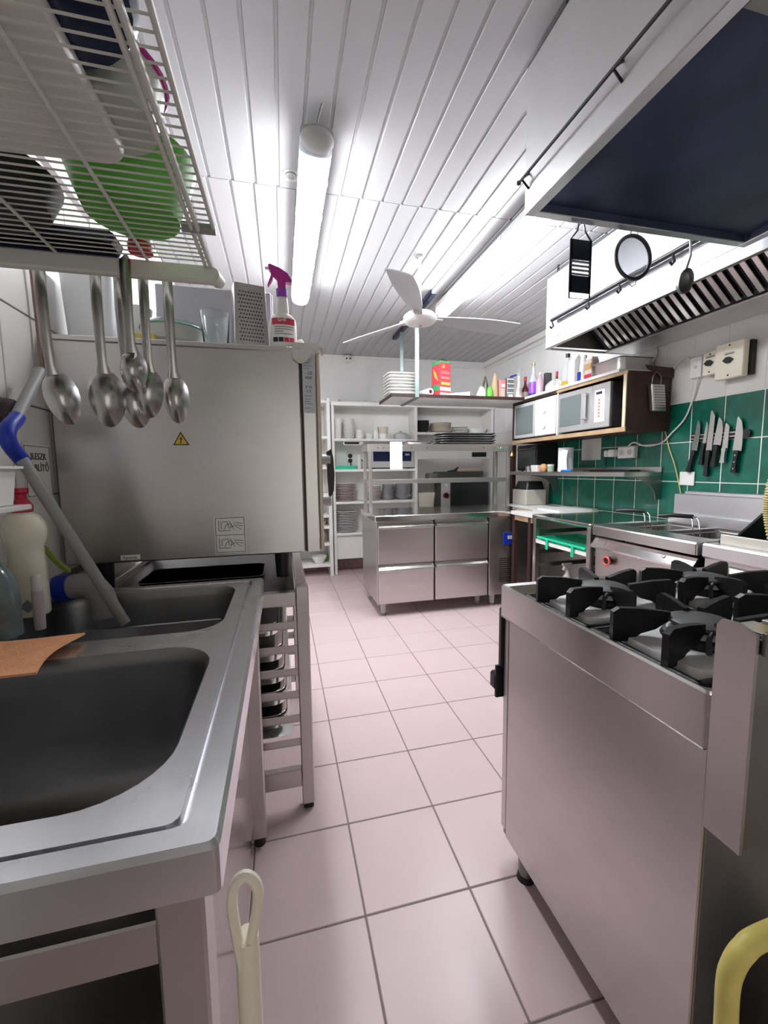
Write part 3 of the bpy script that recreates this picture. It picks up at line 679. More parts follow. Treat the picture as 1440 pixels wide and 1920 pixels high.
# rag over the corner
def rag(u, v):
    x = .048+.108*u; yy_ = 1.455+.075*v
    z = z0+.006+.016*abs(math.sin(7*u+3*v))*(.5+.5*math.sin(9*v))+.010*math.exp(-((u-.25)/.2)**2)*v*2.2
    if v < .34: z = z0+.010-(.34-v)*.11*(1+.7*math.sin(5*u+.4)); yy_ = 1.441+.02*v
    if u > .9: z -= .012
    return Vector((x, yy_, z))
mb = MB(); mb.grid(rag, 20, 16); mb.grid(lambda u, v: rag(u, v)+Vector((0, -.001, .006)), 20, 16)
rim = list(range(20))+[j*20+19 for j in range(1, 16)]+[15*20+i for i in range(18, -1, -1)]+[j*20 for j in range(14, 0, -1)]
for q_ in range(len(rim)): mb.face((rim[q_], rim[(q_+1) % len(rim)], 320+rim[(q_+1) % len(rim)], 320+rim[q_]))
mb.tr(T(-.10, -1.50, -z0)); solo('cleaning_rag', mb, RAG, 'crumpled pale rag hanging over the oven corner', 'cloth', (.10, 1.50, z0), smooth=60)
mb = MB(); mb.grid(lambda u, v: Vector((.05*math.cos(2*PI*u)*(1-.65*v)+.006*math.sin(9*u*PI), .032*math.sin(2*PI*u)*(1-.6*v), .062*v**.8+.010*math.sin(7*PI*u)*v)), 22, 8, True)
solo('crumpled_bag', mb, mat('pink_white_bag', (.72, .62, .60), .5, var=.25, vscale=14), 'crumpled pink and white bag behind the spray bottle', 'bag', (.068, 1.60, z0), smooth=60)
bx = thing('warming_box', 'grey steel box standing on the oven behind the grater', 'box', (-.215, 1.835, z0))
part('body', MB().box((-.20, -.14, 0), (.20, .14, .262), .004), mat('grey_coated_steel', (.52, .53, .56), .45, .4), bx)
part('side_flange', MB().box((.200, -.13, .0), (.204, .13, .256), .001), STEEL, bx)
dm = thing('pot_lid', 'dark blue domed pan lid leaning behind the steel box', 'lid', (-.10, 2.03, z0))
part('dome', MB().lathe([(0, .045), (.05, .04), (.11, .018), (.135, 0), (.132, -.003), (.1, .012), (0, .036)], n=36).tr(T(0, 0, .165) @ R(PI/2, 'X')), mat('blue_grey_metal', (.10, .13, .26), .35, .6), dm)
part('stand_rim', MB().box((-.06, -.012, 0), (.06, .02, .035), .004), GREYL, dm)
gp = thing('glass_pot', 'wide glass casserole with green-edged lid on the oven', 'casserole', (-.335, 1.575, z0))
part('bowl', MB().lathe([(0, 0), (.075, 0), (.094, .02), (.098, .062), (.094, .062), (.090, .022), (.073, .005), (0, .005)], n=36), mat('cloudy_glass', (.82, .84, .82), .2, trans=.4, ior=1.3), gp)
part('lid', MB().lathe([(.100, .062), (.101, .066), (.085, .082), (.04, .094), (0, .097), (0, .093), (.04, .09), (.083, .078)], n=36), GLASS, gp)
part('lid_rim', MB().tube([(.100*math.cos(a), .100*math.sin(a), .065) for a in [2*PI*i/36 for i in range(36)]], .003, 6, True), mat('green_glass_edge', (.25, .55, .45), .2), gp)
gl = thing('measuring_jug', 'clear glass measuring jug beside the box grater', 'jug', (-.195, 1.515, z0))
part('jug', MB().lathe([(0, 0), (.036, 0), (.039, .006), (.045, .112), (.043, .112), (.0365, .008), (0, .005)], n=32), GLASS, gl)
part('handle', MB().tube([(0, .044, .095), (0, .068, .09), (0, .07, .05), (0, .042, .035)], .005, 8), GLASS, gl)
tw = thing('storage_canister', 'tall translucent plastic canister at the left end of the oven top', 'canister', (-.565, 1.58, z0))
part('body', MB().loft([rrect(-.065, .065, -.055, .055, .02, 0), rrect(-.075, .075, -.062, .062, .02, .215), rrect(-.072, .072, -.059, .059, .018, .215), rrect(-.062, .062, -.052, .052, .018, .004)], True, True), mat('milky_plastic', (.90, .93, .97), .3), tw)
part('blue_contents', MB().loft([rrect(-.030, .035, -.03, .03, .015, .006), rrect(-.032, .037, -.03, .03, .015, .19)], True, True), mat('pale_blue_fill', (.38, .46, .68), .6), tw)
jg = thing('white_jug', 'white plastic jug with handle between the canister and glass pot', 'jug', (-.475, 1.70, z0))
part('body', MB().lathe([(0, 0), (.050, 0), (.052, .005), (.045, .15), (.047, .17), (.044, .17), (.042, .15), (.048, .006), (0, .005)], n=28), PLASTW, jg)
part('handle', MB().tube([(-.043, -.01, .15), (-.078, -.02, .145), (-.078, -.02, .06), (-.047, -.01, .04)], .006, 8), PLASTW, jg)
solo('yellow_sponge', MB().box((-.030, -.02, 0), (.030, .02, .024), .004), mat('sponge_yellow', (.72, .62, .18), .9, bump=.4, bscale=120), 'yellow sponge lying in front of the glass casserole', 'sponge', (-.395, 1.488, z0))
# ================================================================== back wall: white shelf units and tableware
YF = 4.63
u = thing('shelf_unit', 'wide white shelf unit with dishes along the back wall', 'shelf', (1.5, 4.76, 0))
def vpost(x0, x1, z0=.0, z1=1.925, y0=YF, y1=YB-.006): return MB().box((x0, y0, z0), (x1, y1, z1), .002)
wpart('upright', vpost(.545, .575), WHITE, u)
wpart('upright', vpost(1.500, 1.532, .0), WHITE, u)
wpart('upright', vpost(2.462, 2.492), WHITE, u)
def shf(x0, x1, z0, z1, y0=YF+.002): wpart('shelf_board', MB().box((x0, y0, z0), (x1, YB-.02, z1), .002), WHITE, u)
wpart('top_board', MB().box((.540, YF-.004, 1.882), (2.496, YB-.008, 1.926), .003), WHITE, u)
for z in (1.527, 1.188, .827, .471): shf(.575, 1.500, z-.028, z)
wpart('plinth_board', MB().box((.575, YF+.03, .17), (1.5, YF+.046, .44), .002), WHITE, u)
for z0, z1 in ((1.577, 1.604), (1.028, 1.060), (.62, .65), (.17, .20)): shf(1.532, 2.462, z0, z1)
wpart('fascia_board', MB().box((1.532, YF+.004, 1.294), (2.462, YF+.02, 1.388), .002), WHITE, u)
wpart('back_board', MB().box((.575, YB-.018, .47), (2.462, YB-.006, 1.89)), WHITE, u)
wpart('label_slot', MB().box((2.215, YF-.004, 1.318), (2.40, YF+.004, 1.372), .001), BLACK, u)
# narrow unit left of it
n_ = thing('narrow_shelf_unit', 'narrow white shelf unit seen between the oven and the wide shelf', 'shelf', (.30, 4.74, 0))
wpart('upright', MB().box((.490, 4.585, 0), (.528, YB-.008, 1.95), .002), WHITE, n_)
wpart('upright', MB().box((.0, 4.585, 0), (.03, YB-.008, 1.95), .002), WHITE, n_)
for z in (.137, .375, .565, .69, .93, 1.22, 1.55, 1.93): wpart('shelf_board', MB().box((.03, 4.59, z-.03), (.490, YB-.02, z), .002), WHITE, n_)
# --- china
ORD = ['', 'second', 'third', 'fourth', 'fifth', 'sixth', 'seventh', 'eighth', 'ninth', 'tenth']
def nth(i, n):
    if n == 1: return ''
    if i == 0: return 'bottom '
    if i == n-1: return 'topmost '
    if n-1-i < i: return ORD[n-1-i]+' from top, '
    return ORD[i]+' from bottom, '
def stack(name, label, cat, group, mb, m, x, y, z, step, n, first=None):
    me = mesh(name, mb, m, 40)
    for i in range(n):
        o = tag(link(name, me, None, (x+random.uniform(-.003, .003), y, z+step*i+.0004), random.uniform(0, 6)), nth(i, n)+label, cat, group)
def plate_mb(r):
    mb = MB().lathe([(0, .001), (r*.55, 0), (r*.6, .002), (r*.97, .012)], n=24); mb.cm = 1
    mb.lathe([(r*.97, .012), (r, .0135), (r, .0185), (r*.95, .0185)], n=24); mb.cm = 0
    mb.lathe([(r*.95, .0185), (r*.58, .006), (0, .005)], n=24); return mb
def cup_mb(r, h): return MB().lathe([(0, 0), (r*.72, 0), (r*.9, h*.3), (r, h), (r-.004, h), (r*.86-.003, h*.3), (r*.66, .005), (0, .005)], n=20)
def sbowl_mb(r, h): return MB().lathe([(0, 0), (r*.5, 0), (r*.85, h*.4), (r, h), (r-.004, h), (r*.82, h*.42), (r*.48, .006), (0, .006)], n=24)
stack('rimmed_plate', 'brown-rimmed plate in the stack at the left of the middle shelf', 'plate', 'brown-rimmed plates, left stack', plate_mb(.128), [CHINA, CHINAR], .705, 4.762, .827, .0185, 11)
stack('rimmed_plate', 'brown-rimmed plate in the stack seen behind the gantry posts', 'plate', 'brown-rimmed plates, gantry stack', plate_mb(.082), [CHINA, CHINAR], 1.035, 4.745, .827, .0185, 9)
stack('white_plate', 'white plate in the tall stack on the lowest shelf', 'plate', 'white plates on the lowest shelf', plate_mb(.125), CHINA, .702, 4.762, .471, .0185, 13)
stack('glass_bowl', 'grey glass bowl in the left stack on the plate shelf', 'bowl', 'grey glass bowls, left stack', sbowl_mb(.070, .05), mat('grey_glass', (.42, .43, .44), .15, trans=.3), 1.205, 4.75, .827, .030, 6)
stack('glass_bowl', 'grey glass bowl in the wide right stack on the plate shelf', 'bowl', 'grey glass bowls, right stack', sbowl_mb(.100, .06), mat('grey_glass', (.42, .43, .44), .15), 1.388, 4.755, .827, .029, 6)
stack('white_cup', 'white cup in the leftmost stack on the cup shelf', 'cup', 'white cups, left stack', cup_mb(.046, .055), CHINA, .632, 4.76, 1.527, .043, 5)
stack('white_saucer', 'white dish in the tall stack on the cup shelf', 'dish', 'white dishes on the cup shelf', sbowl_mb(.066, .03), CHINA, .755, 4.75, 1.527, .0195, 11)
stack('white_cup', 'white cup in the low stack beside the dish stack', 'cup', 'white cups, low stack', cup_mb(.050, .055), CHINA, .878, 4.74, 1.527, .046, 2)
stack('white_cup', 'single white cup standing left of the beige beaker', 'cup', 'single white cups', cup_mb(.045, .06), CHINA, .985, 4.74, 1.527, .05, 1)
stack('white_cup', 'white cup under the beige beaker', 'cup', 'single white cups', cup_mb(.05, .06), CHINA, 1.145, 4.72, 1.527, .05, 1)
solo('beige_beaker', MB().lathe([(0, 0), (.052, 0), (.064, .075), (.060, .075), (.049, .006), (0, .006)], n=24), TANC, 'beige beaker standing on a white cup on the shelf', 'beaker', (1.145, 4.72, 1.5885))
solo('small_white_jug', MB().lathe([(0, 0), (.03, 0), (.034, .05), (.022, .085), (.024, .1), (.02, .1), (.018, .085), (.03, .05), (0, .005)], n=20), CHINA, 'slim white jug left of the beige beaker', 'jug', (1.062, 4.72, 1.527))
o = thing('glass_cooking_pot', 'small glass pot with lid at the right end of the cup shelf', 'pot', (1.365, 4.755, 1.527))
part('pot', MB().lathe([(0, 0), (.075, 0), (.085, .055), (.081, .055), (.072, .005), (0, .005)], n=24), mat('cloudy_glass', (.82, .84, .82), .2, trans=.4, ior=1.3), o)
part('lid', MB().lathe([(.086, .055), (.086, .06), (.04, .08), (.012, .085), (.014, .1), (0, .102)], n=24), mat('grey_lid', (.4, .41, .4), .3), o)
part('handle', MB().tube([(.083, 0, .048), (.105, 0, .046), (.105, 0, .03), (.083, 0, .028)], .005, 8), GREYL, o)
stack('black_bowl', 'black bowl in the stack on the upper right shelf', 'bowl', 'black bowls', sbowl_mb(.084, .05), BLACKC, 1.632, 4.75, 1.604, .030, 4)
stack('tan_bowl', 'beige stoneware bowl in the stack beside the black bowls', 'bowl', 'beige bowls', sbowl_mb(.130, .045), TANC, 1.866, 4.76, 1.604, .024, 4)
stack('small_plate', 'small pale plate in the stack beside the beige bowls', 'plate', 'small pale plates', plate_mb(.100), CHINA, 2.104, 4.75, 1.604, .0185, 4)
solo('oval_platter', MB().lathe([(0, .002), (.10, 0), (.125, .05), (.125, .054), (.098, .006), (0, .006)], n=28, sy=.8).tr(R(.0, 'X')), CHINA, 'white oval platter at the right end of the upper shelf', 'platter', (2.334, 4.75, 1.604))
solo('shallow_tray', MB().loft([rrect(-.16, .16, -.09, .09, .02, .03), rrect(-.14, .14, -.07, .07, .02, 0), rrect(-.135, .135, -.066, .066, .02, .004), rrect(-.155, .155, -.085, .085, .02, .03)], True, True), mat('pale_grey_tray', (.62, .62, .60), .4), 'pale shallow tray on top of the shelf unit, left end', 'tray', (.80, 4.75, 1.926), smooth=40)
solo('shallow_tray', MB().loft([rrect(-.22, .22, -.09, .09, .02, .02), rrect(-.20, .20, -.07, .07, .02, 0), rrect(-.195, .195, -.066, .066, .02, .004), rrect(-.215, .215, -.085, .085, .02, .02)], True, True), CHINA, 'long white tray on top of the shelf unit under the hanging board', 'tray', (1.26, 4.75, 1.926), smooth=40)
# microwave on the third shelf, left bay
mw = thing('microwave', 'silver microwave behind the paper slip on the back shelf', 'microwave', (1.235, 4.745, 1.188))
part('body', MB().box((-.262, -.10, .012), (.262, .12, .215), .006), GREYL, mw)
part('door_glass', MB().box((-.225, -.104, .085), (.095, -.099, .195), .001), mat('navy_glass', (.012, .016, .055), .12), mw)
part('control_panel', MB().box((.11, -.104, .085), (.225, -.099, .195), .001), mat('navy_glass', (.012, .016, .055), .12), mw)
part('display', MB().box((.15, -.106, .15), (.2, -.103, .172)), mat('dim_display', (.35, .42, .5), .4), mw)
for s in (-1, 1): part('foot', MB().cyl((s*.22, 0, 0), (s*.22, 0, .014), .014), BLACK, mw)
o = thing('wall_socket', 'black double wall socket on the back wall beside the microwave', 'socket', (.782, YB-.018, 1.315))
part('plate', MB().box((-.042, -.006, -.075), (.042, 0, .065), .003), PLASTW, o)
for z in (.028, -.028): part('socket', MB().cyl((0, -.012, z), (0, -.005, z), .026, n=20), BLACK, o)
part('plug_cord', MB().tube([(0, -.012, -.028), (.004, -.03, -.06), (.006, -.02, -.118)], .006, 8), BLACK, o)
o = thing('shelf_radio', 'slim black and white radio hanging under the cup shelf', 'radio', (.785, 4.70, 1.478))
part('case', MB().loft([rrect(-.112, .112, -.021, .021, .02, 0, 6), rrect(-.112, .112, -.021, .021, .02, .05, 6)], True, True).tr(R(PI/2, 'X')), PLASTW, o)
part('grille', MB().loft([rrect(-.100, .070, -.013, .013, .012, .05, 5), rrect(-.100, .070, -.013, .013, .012, .053, 5)], True, True).tr(R(PI/2, 'X')), BLACK, o)
part('knob', MB().cyl((.088, -.05, 0), (.088, -.056, 0), .013), POLISH, o)
o = thing('hand_blender', 'white hand mixer standing beside the wall socket', 'mixer', (.868, 4.76, 1.188))
part('body', MB().lathe([(0, 0), (.03, 0), (.034, .06), (.024, .13), (.018, .165), (0, .17)], n=20), PLASTW, o)
part('cord', MB().tube([(.02, -.03, .11), (.05, -.04, .08), (.045, -.04, .02)], .005, 8), BLACK, o)
solo('mint_box', MB().loft([rrect(-.122, .122, -.06, .06, .01, 0), rrect(-.125, .125, -.062, .062, .01, .040)], True, True), TEAL, 'flat mint green box at the left of the microwave shelf', 'box', (.700, 4.74, 1.188))
# right bay: small oven, tub, pan
o = thing('small_oven', 'grey tabletop oven with dark glass in the back shelf', 'oven', (2.135, 4.745, .65))
part('body', MB().box((-.31, -.11, .015), (.32, .12, .40), .006), SMOKEST, o)
part('door_glass', MB().box((-.19, -.116, .06), (.30, -.109, .38), .002), DGLASS, o)
part('control_strip', MB().box((-.305, -.116, .03), (-.20, -.109, .39), .002), GREYL, o)
part('red_knob', MB().cyl((-.253, -.116, .215), (-.253, -.135, .215), .035, n=20), BLACK, o)
part('knob_ring', MB().tube([(-.253+.028*math.cos(a), -.136, .215+.028*math.sin(a)) for a in [2*PI*i/20 for i in range(20)]], .003, 6, True), RED, o)
part('knob', MB().cyl((-.253, -.116, .335), (-.253, -.13, .335), .014, n=16), PLASTW, o)
part('lower_grille', MB().box((-.19, -.118, .03), (.30, -.112, .058), .001), BLACK, o)
o = thing('food_tub', 'cloudy plastic food tub half full beside the small oven', 'tub', (1.650, 4.735, .65))
part('tub', MB().loft([rrect(-.095, .095, -.07, .07, .02, .05), rrect(-.112, .112, -.082, .082, .02, .25), rrect(-.109, .109, -.079, .079, .02, .25), rrect(-.092, .092, -.067, .067, .02, .054)], True, True), mat('tub_cloudy', (.80, .74, .62), .35), o)
part('base', MB().loft([rrect(-.09, .09, -.065, .065, .02, 0), rrect(-.095, .095, -.07, .07, .02, .05)], True, True), mat('tub_contents', (.66, .48, .28), .6), o)
o = thing('griddle_pan', 'dark griddle pan with cloth on the right shelf bay', 'pan', (2.08, 4.755, 1.06))
part('pan', MB().box((-.28, -.10, 0), (.30, .10, .085), .008), mat('dark_pan_metal', (.10, .10, .10), .45, .5), o)
part('handle', MB().tube([(-.16, -.08, .085), (-.08, -.09, .095), (-.03, -.09, .135)], .011, 8), BLACK, o)
part('side_block', MB().box((-.385, -.09, 0), (-.28, .08, .07), .006), SMOKEST, o)
solo('folded_towel', MB().loft([rrect(-.16, .16, -.07, .07, .02, 0), rrect(-.17, .17, -.075, .075, .02, .018), rrect(-.15, .15, -.06, .06, .02, .034)], True, True), TANC, 'folded beige towel lying on the griddle pan', 'towel', (2.20, 4.755, 1.1455), .1)
# things on the narrow unit
solo('mixing_bowl', MB().lathe([(0, 0), (.045, 0), (.085, .07), (.088, .085), (.084, .085), (.08, .07), (.042, .005), (0, .005)], n=28), CHINA, 'white bowl on the lowest board of the narrow shelf', 'bowl', (.375, 4.68, .137))
solo('green_pot', MB().lathe([(0, 0), (.03, 0), (.036, .07), (.032, .07), (.026, .004), (0, .004)], n=20), LGREEN, 'small green pot beside the white bowl on the narrow shelf', 'pot', (.451, 4.66, .137) if False else (.455, 4.78, .137))
stack('tan_plate', 'beige plate stacked on the narrow shelf behind the oven door', 'plate', 'beige plates on the narrow shelf', plate_mb(.075), TANC, .400, 4.70, .375, .013, 9)
solo('dark_dish', MB().lathe([(0, 0), (.05, 0), (.07, .05), (.066, .05), (.047, .005), (0, .005)], n=24), TANC, 'brown dish on the third board of the narrow shelf', 'dish', (.400, 4.70, .565))
# ------------------------------------------------------------------ refrigerated counter
FX0, FX1, FY0, FY1 = .700, 2.085, 3.15, 3.76
f = thing('refrigerated_counter', 'stainless steel counter with four refrigerated drawers in the middle', 'counter', (1.39, 3.45, 0))
wpart('carcass', MB().box((FX0+.004, FY0+.022, .105), (FX1-.004, FY1-.006, .775), .003), STEEL, f)
wpart('worktop', MB().box((FX0-.012, FY0-.018, .775), (FX1, FY1, .822), .005), POLISH, f)
def drawer(x0, x1, z0, z1):
    d = wpart('drawer', MB().box((x0, FY0-.006, z0), (x1, FY0+.022, z1-.03), .004).box((x0, FY0+.006, z1-.03), (x1, FY0+.022, z1), .002), STEELH, f)
    wpart('handle_lip', MB().prism([(FY0-.006, z1-.045), (FY0-.024, z1-.036), (FY0-.022, z1-.028), (FY0+.002, z1-.008), (FY0+.006, z1-.012), (FY0+.004, z1-.03)], 'x', x0+.004, x1-.004), POLISH, d)
for x0, x1 in ((.712, 1.176), (1.190, 1.656)):
    drawer(x0, x1, .432, .760); drawer(x0, x1, .110, .420)
dk = MB().box((FX0+.006, FY0+.008, .11), (.708, FY0+.023, .77))
wpart('gasket_gap', MB().box((1.178, FY0+.004, .11), (1.188, FY0+.023, .77)), BLACK, f)
wpart('gasket_gap', MB().box((1.658, FY0+.004, .11), (1.670, FY0+.023, .77)), BLACK, f)
wpart('corner_trim', MB().box((FX0+.002, FY0-.002, .106), (.711, FY0+.022, .774), .002), STEEL, f)
pn = wpart('machine_panel', MB().box((1.672, FY0, .106), (FX1-.006, FY0+.022, .772), .003), STEELH, f)
for i in range(12): wpart('louvre', MB().box((1.765, FY0-.003, .215+.018*i), (1.90, FY0+.001, .222+.018*i)), BLACK, pn)
th = wpart('thermostat', MB().box((1.795, FY0-.010, .532), (1.895, FY0+.001, .640), .006), BLUE, f)
wpart('display', MB().box((1.835, FY0-.013, .582), (1.885, FY0-.009, .612), .001), GREYL, th)
for x, y in ((.765, 3.215), (1.735, 3.215), (.765, 3.69), (2.02, 3.69), (1.64, 3.30)):
    wpart('leg', MB().cyl((x, y, .02), (x, y, .107), .022, .026, n=16), GREYL, f)
    wpart('leg_foot', MB().cyl((x, y, 0), (x, y, .022), .026, .022, n=16), SMOKEST, f)
# gantry shelf on the counter
g = thing('gantry_shelf', 'two-tier steel gantry shelf standing on the drawer counter', 'shelf', (1.39, 3.62, .822))
GY0, GY1 = 3.50, 3.755
for x in (.722, 2.030):
    for y in (GY0, GY1-.026): wpart('post', MB().box((x, y, .822), (x+.028, y+.026, 1.345), .002), STEEL, g)
wpart('top_board', MB().box((.712, GY0-.012, 1.386), (2.072, GY1+.006, 1.398), .002), STEELH, g)
wpart('front_fascia', MB().box((.712, GY0-.012, 1.338), (2.072, GY0-.006, 1.388), .001), STEELH, g)
wpart('end_fascia', MB().box((.712, GY0-.006, 1.338), (.718, GY1+.006, 1.388), .001), STEELH, g)
wpart('end_fascia', MB().box((2.066, GY0-.006, 1.338), (2.072, GY1+.006, 1.388), .001), STEELH, g)
wpart('lower_board', MB().box((.735, GY0+.002, 1.056), (2.045, GY1-.004, 1.094), .003), STEELH, g)
for x in (.80, .85, .90, 1.015, 1.10, 1.24, 1.78, 1.89): wpart('bolt', MB().cyl((x, GY0-.012, 1.366), (x, GY0-.018, 1.366), .007, n=10), SMOKEST, g)
for x, m_ in ((1.935, GRNC), (1.955, POLISH), (2.0, GRNC)): wpart('magnet', MB().lathe([(0, .008), (.008, .006), (.010, 0)], n=12).tr(T(x, GY0-.012, 1.362) @ R(PI/2, 'X')), m_, g)
solo('order_slip', MB().box((-.055, -.0015, -.235), (.055, 0, 0)), PAPER, 'blank white paper slip clipped to the gantry front', 'paper', (.958, GY0-.0195, 1.415))
o = thing('brass_bell', 'small brass bell hanging at the right end of the gantry', 'bell', (2.085, GY0+.02, 1.29))
part('bell', MB().lathe([(.026, 0), (.024, .012), (.014, .035), (.009, .055), (0, .058), (0, .054), (.02, .01)], n=20), BRASS, o)
part('hook', MB().tube([(0, 0, .055), (0, 0, .085), (-.008, 0, .095), (-.0125, 0, .085)], .002, 6), SMOKEST, o)
def tray_mb(rx, ry, h): return MB().loft([rrect(-rx*.9, rx*.9, -ry*.85, ry*.85, ry*.6, 0, 8), rrect(-rx*.95, rx*.95, -ry*.93, ry*.93, ry*.62, h*.6, 8), rrect(-rx, rx, -ry, ry, ry*.65, h*.65, 8), rrect(-rx, rx, -ry, ry, ry*.65, h, 8), rrect(-rx*.88, rx*.88, -ry*.88, ry*.88, ry*.58, h*.25, 8)], True, True)
TRM = mat('dark_serving_tray', (.30, .30, .31), .25, .9, var=.2, vscale=8)
me = mesh('serving_tray', tray_mb(.285, .125, .020), TRM, 40)
for i in range(5):
    tag(link('serving_tray', me, None, (1.655+random.uniform(-.012, .012), 3.628, 1.3985+.0205*i), random.uniform(-.03, .03)), nth(i, 5)+'dark oval serving tray in the stack on the gantry', 'tray', 'serving trays stacked on the gantry')
solo('serving_tray', tray_mb(.155, .115, .028), TRM, 'single dark serving tray left of the tray stack', 'tray', (1.170, 3.628, 1.3985), smooth=40)
# ------------------------------------------------------------------ hanging shelf board
HY0, HY1, HZ = 3.42, 3.87, 1.810
h = thing('hanging_shelf', 'long white shelf board with brown edge hung from the ceiling by straps', 'shelf', (1.53, 3.64, HZ))
wpart('board', MB().box((.912, HY0+.006, HZ-.026), (2.145, HY1, HZ), .001), WHITE, h)
wpart('brown_edge', MB().box((.912, HY0, HZ-.027), (2.145, HY0+.006, HZ+.001), .001), BROWN, h)
wpart('brown_edge', MB().box((.906, HY0, HZ-.027), (.912, HY1, HZ+.001), .001), BROWN, h)
for y in (HY0-.004, HY1+.001): wpart('strap', MB().box((1.112, y, HZ-.034), (1.146, y+.004, 2.47), .001), GALV, h)
wpart('strap_foot', MB().box((1.112, HY0-.004, HZ-.034), (1.146, HY1+.004, HZ-.0275)), GALV, h)
wpart('ceiling_bar', MB().box((1.108, 3.02, 2.452), (1.15, 4.12, 2.4565)).box((1.108, 3.02, 2.452), (1.1125, 4.12, 2.487)), DARKST, h)
def pk(y=3.53): return y
fm = mesh('foam_box', MB().loft([rrect(-.105, .105, -.09, .09, .03, 0), rrect(-.118, .118, -.10, .10, .035, .016), rrect(-.138, .138, -.12, .12, .045, .017), rrect(-.140, .140, -.122, .122, .045, .025), rrect(-.122, .122, -.104, .104, .035, .026), rrect(-.105, .105, -.09, .09, .028, .004)], True, True), PLASTW, 40)
for i in range(7): tag(link('foam_box', fm, None, (1.055-.02, 3.58, HZ+.0005+.0265*i), random.uniform(-.03, .03)), nth(i, 7)+'white foam tray in the stack next to the strap', 'tray', 'foam trays on the hanging shelf')
fm2 = mesh('foam_box', MB().loft([rrect(-.03, .03, -.09, .09, .02, 0), rrect(-.036, .036, -.10, .10, .02, .02), rrect(-.030, .030, -.092, .092, .02, .022), rrect(-.026, .026, -.086, .086, .02, .004)], True, True), PLASTW, 40)
o = thing('juice_carton', 'tall red and green juice carton on the hanging shelf', 'carton', (1.385, 3.55, HZ), .30)
part('box', MB().box((-.052, -.066, 0), (.066, .052, .300), .002), REDC, o)
part('green_panel', MB().box((-.0535, -.05, .05), (-.0515, .04, .10)).box((-.0535, -.066, .27), (-.0515, .052, .298)), GRNC, o)
part('green_border', MB().box((-.052, -.0675, .285), (.066, -.0655, .299)), GRNC, o)
part('white_band', MB().box((-.050, -.0675, .048), (.064, -.0655, .078)), PAPER, o)
part('white_band', MB().box((-.050, -.0675, .010), (.064, -.0655, .030)), PAPER, o)
part('lime_band', MB().box((-.040, -.0675, .098), (.058, -.0655, .120)), LIME, o)
for z in (.255, .245): part('leaf_print', MB().prism([(-.03, z), (-.012, z+.012), (.0, z+.004), (-.014, z-.008)], 'y', -.0675, -.0655), LIME, o)
for z in (.205, .192, .16, .15): part('print_line', MB().box((-.038, -.0675, z), (.05, -.0655, z+.005)), mat('pale_pink_print', (.75, .40, .40), .5), o)
part('leaf_print', MB().prism([(-.04, .13), (-.01, .20), (.03, .24), (.01, .17)], 'x', -.0537, -.0516), LIME, o)
part('lid_flap', MB().prism([(-.052, .300), (.066, .300), (.05, .318), (.0, .322), (-.03, .312)], 'y', -.03, -.026), BROWN, o)
def roll(name, label, x, y, z, L, r, rz, m):
    t = thing(name, label, 'roll', (x, y, z+r), rz)
    part('roll', MB().cyl((0, 0, 0), (0, L, 0), r, n=24), m, t); part('core', MB().cyl((0, -.002, 0), (0, .006, 0), r*.55, n=20), WINE, t)
    return t
roll('paper_roll', 'white paper roll with dark core beside the juice carton', 1.262, 3.455, HZ, .16, .030, .25, PAPER)
roll('film_roll', 'white film roll lying flat at the middle of the hanging shelf', 1.640, 3.47, HZ, .20, .022, .9, PAPER)
def lump(name, label, cat, loc, rx, ry, hh, m, k=7, tw=.25, neck=None):
    mb = MB(); ph = random.uniform(0, 6)
    mb.grid(lambda a, v: Vector((rx*(math.cos(2*PI*a)*(math.cos(PI/2*max(0, v-.0))**.55+.02))*(1+tw*.5*math.sin(k*PI*a+ph+4*v)), ry*math.sin(2*PI*a)*(math.cos(PI/2*v)**.55+.02)*(1+tw*.5*math.cos(5*PI*a+ph)), hh*(v**.9)*(1+tw*.3*math.sin(6*PI*a+ph)*(v > .05)))), 20, 9, True)
    if neck: mb.lathe([(.012, hh*.9), (.007, hh*.96), (.02, hh*1.12), (0, hh*1.13)], n=12)
    return solo(name, mb, m, label, cat, loc, smooth=60)
lump('white_bag', 'small white bag slumped beside the green bag', 'bag', (1.758, 3.50, HZ), .040, .04, .095, PLASTW)
lump('green_bag', 'bright green bag on the hanging shelf', 'bag', (1.838, 3.50, HZ), .032, .035, .10, LGREEN)
lump('dark_packet', 'dark crumpled packet standing behind the green bag', 'bag', (1.842, 3.585, HZ), .034, .028, .20, mat('dark_foil', (.10, .09, .07), .35, .4))
lump('brown_bag', 'tall pointed brown paper bag beside the green bag', 'bag', (1.900, 3.52, HZ), .030, .028, .225, mat('kraft_paper', (.55, .40, .24), .7), tw=.1)
o = thing('pink_packet', 'pink and cream packet on the hanging shelf', 'packet', (1.968, 3.52, HZ))
part('packet', MB().box((-.032, -.025, 0), (.032, .025, .165), .006), mat('pink_pack', (.62, .25, .25), .5), o)
part('window', MB().box((-.022, -.027, .005), (.016, -.0245, .085)), TANC, o)
part('label_print', MB().box((-.016, -.027, .10), (.02, -.0245, .125)), PAPER, o)
o = thing('striped_can', 'grey striped tin beside the pink packet', 'tin', (2.040, 3.515, HZ))
part('tin', MB().box((-.034, -.03, 0), (.034, .03, .185), .004), mat('tin_grey', (.22, .23, .24), .4, .4), o)
for z in (.045, .085, .125, .165): part('stripe', MB().box((-.034, -.0315, z), (.034, -.0295, z+.008)), PAPER, o)
part('white_base_label', MB().box((-.022, -.0318, .006), (.022, -.0293, .034)), PAPER, o)
o = thing('clipped_bag', 'clear bag closed with a blue clip at the shelf corner', 'bag', (2.124, 3.485, HZ))
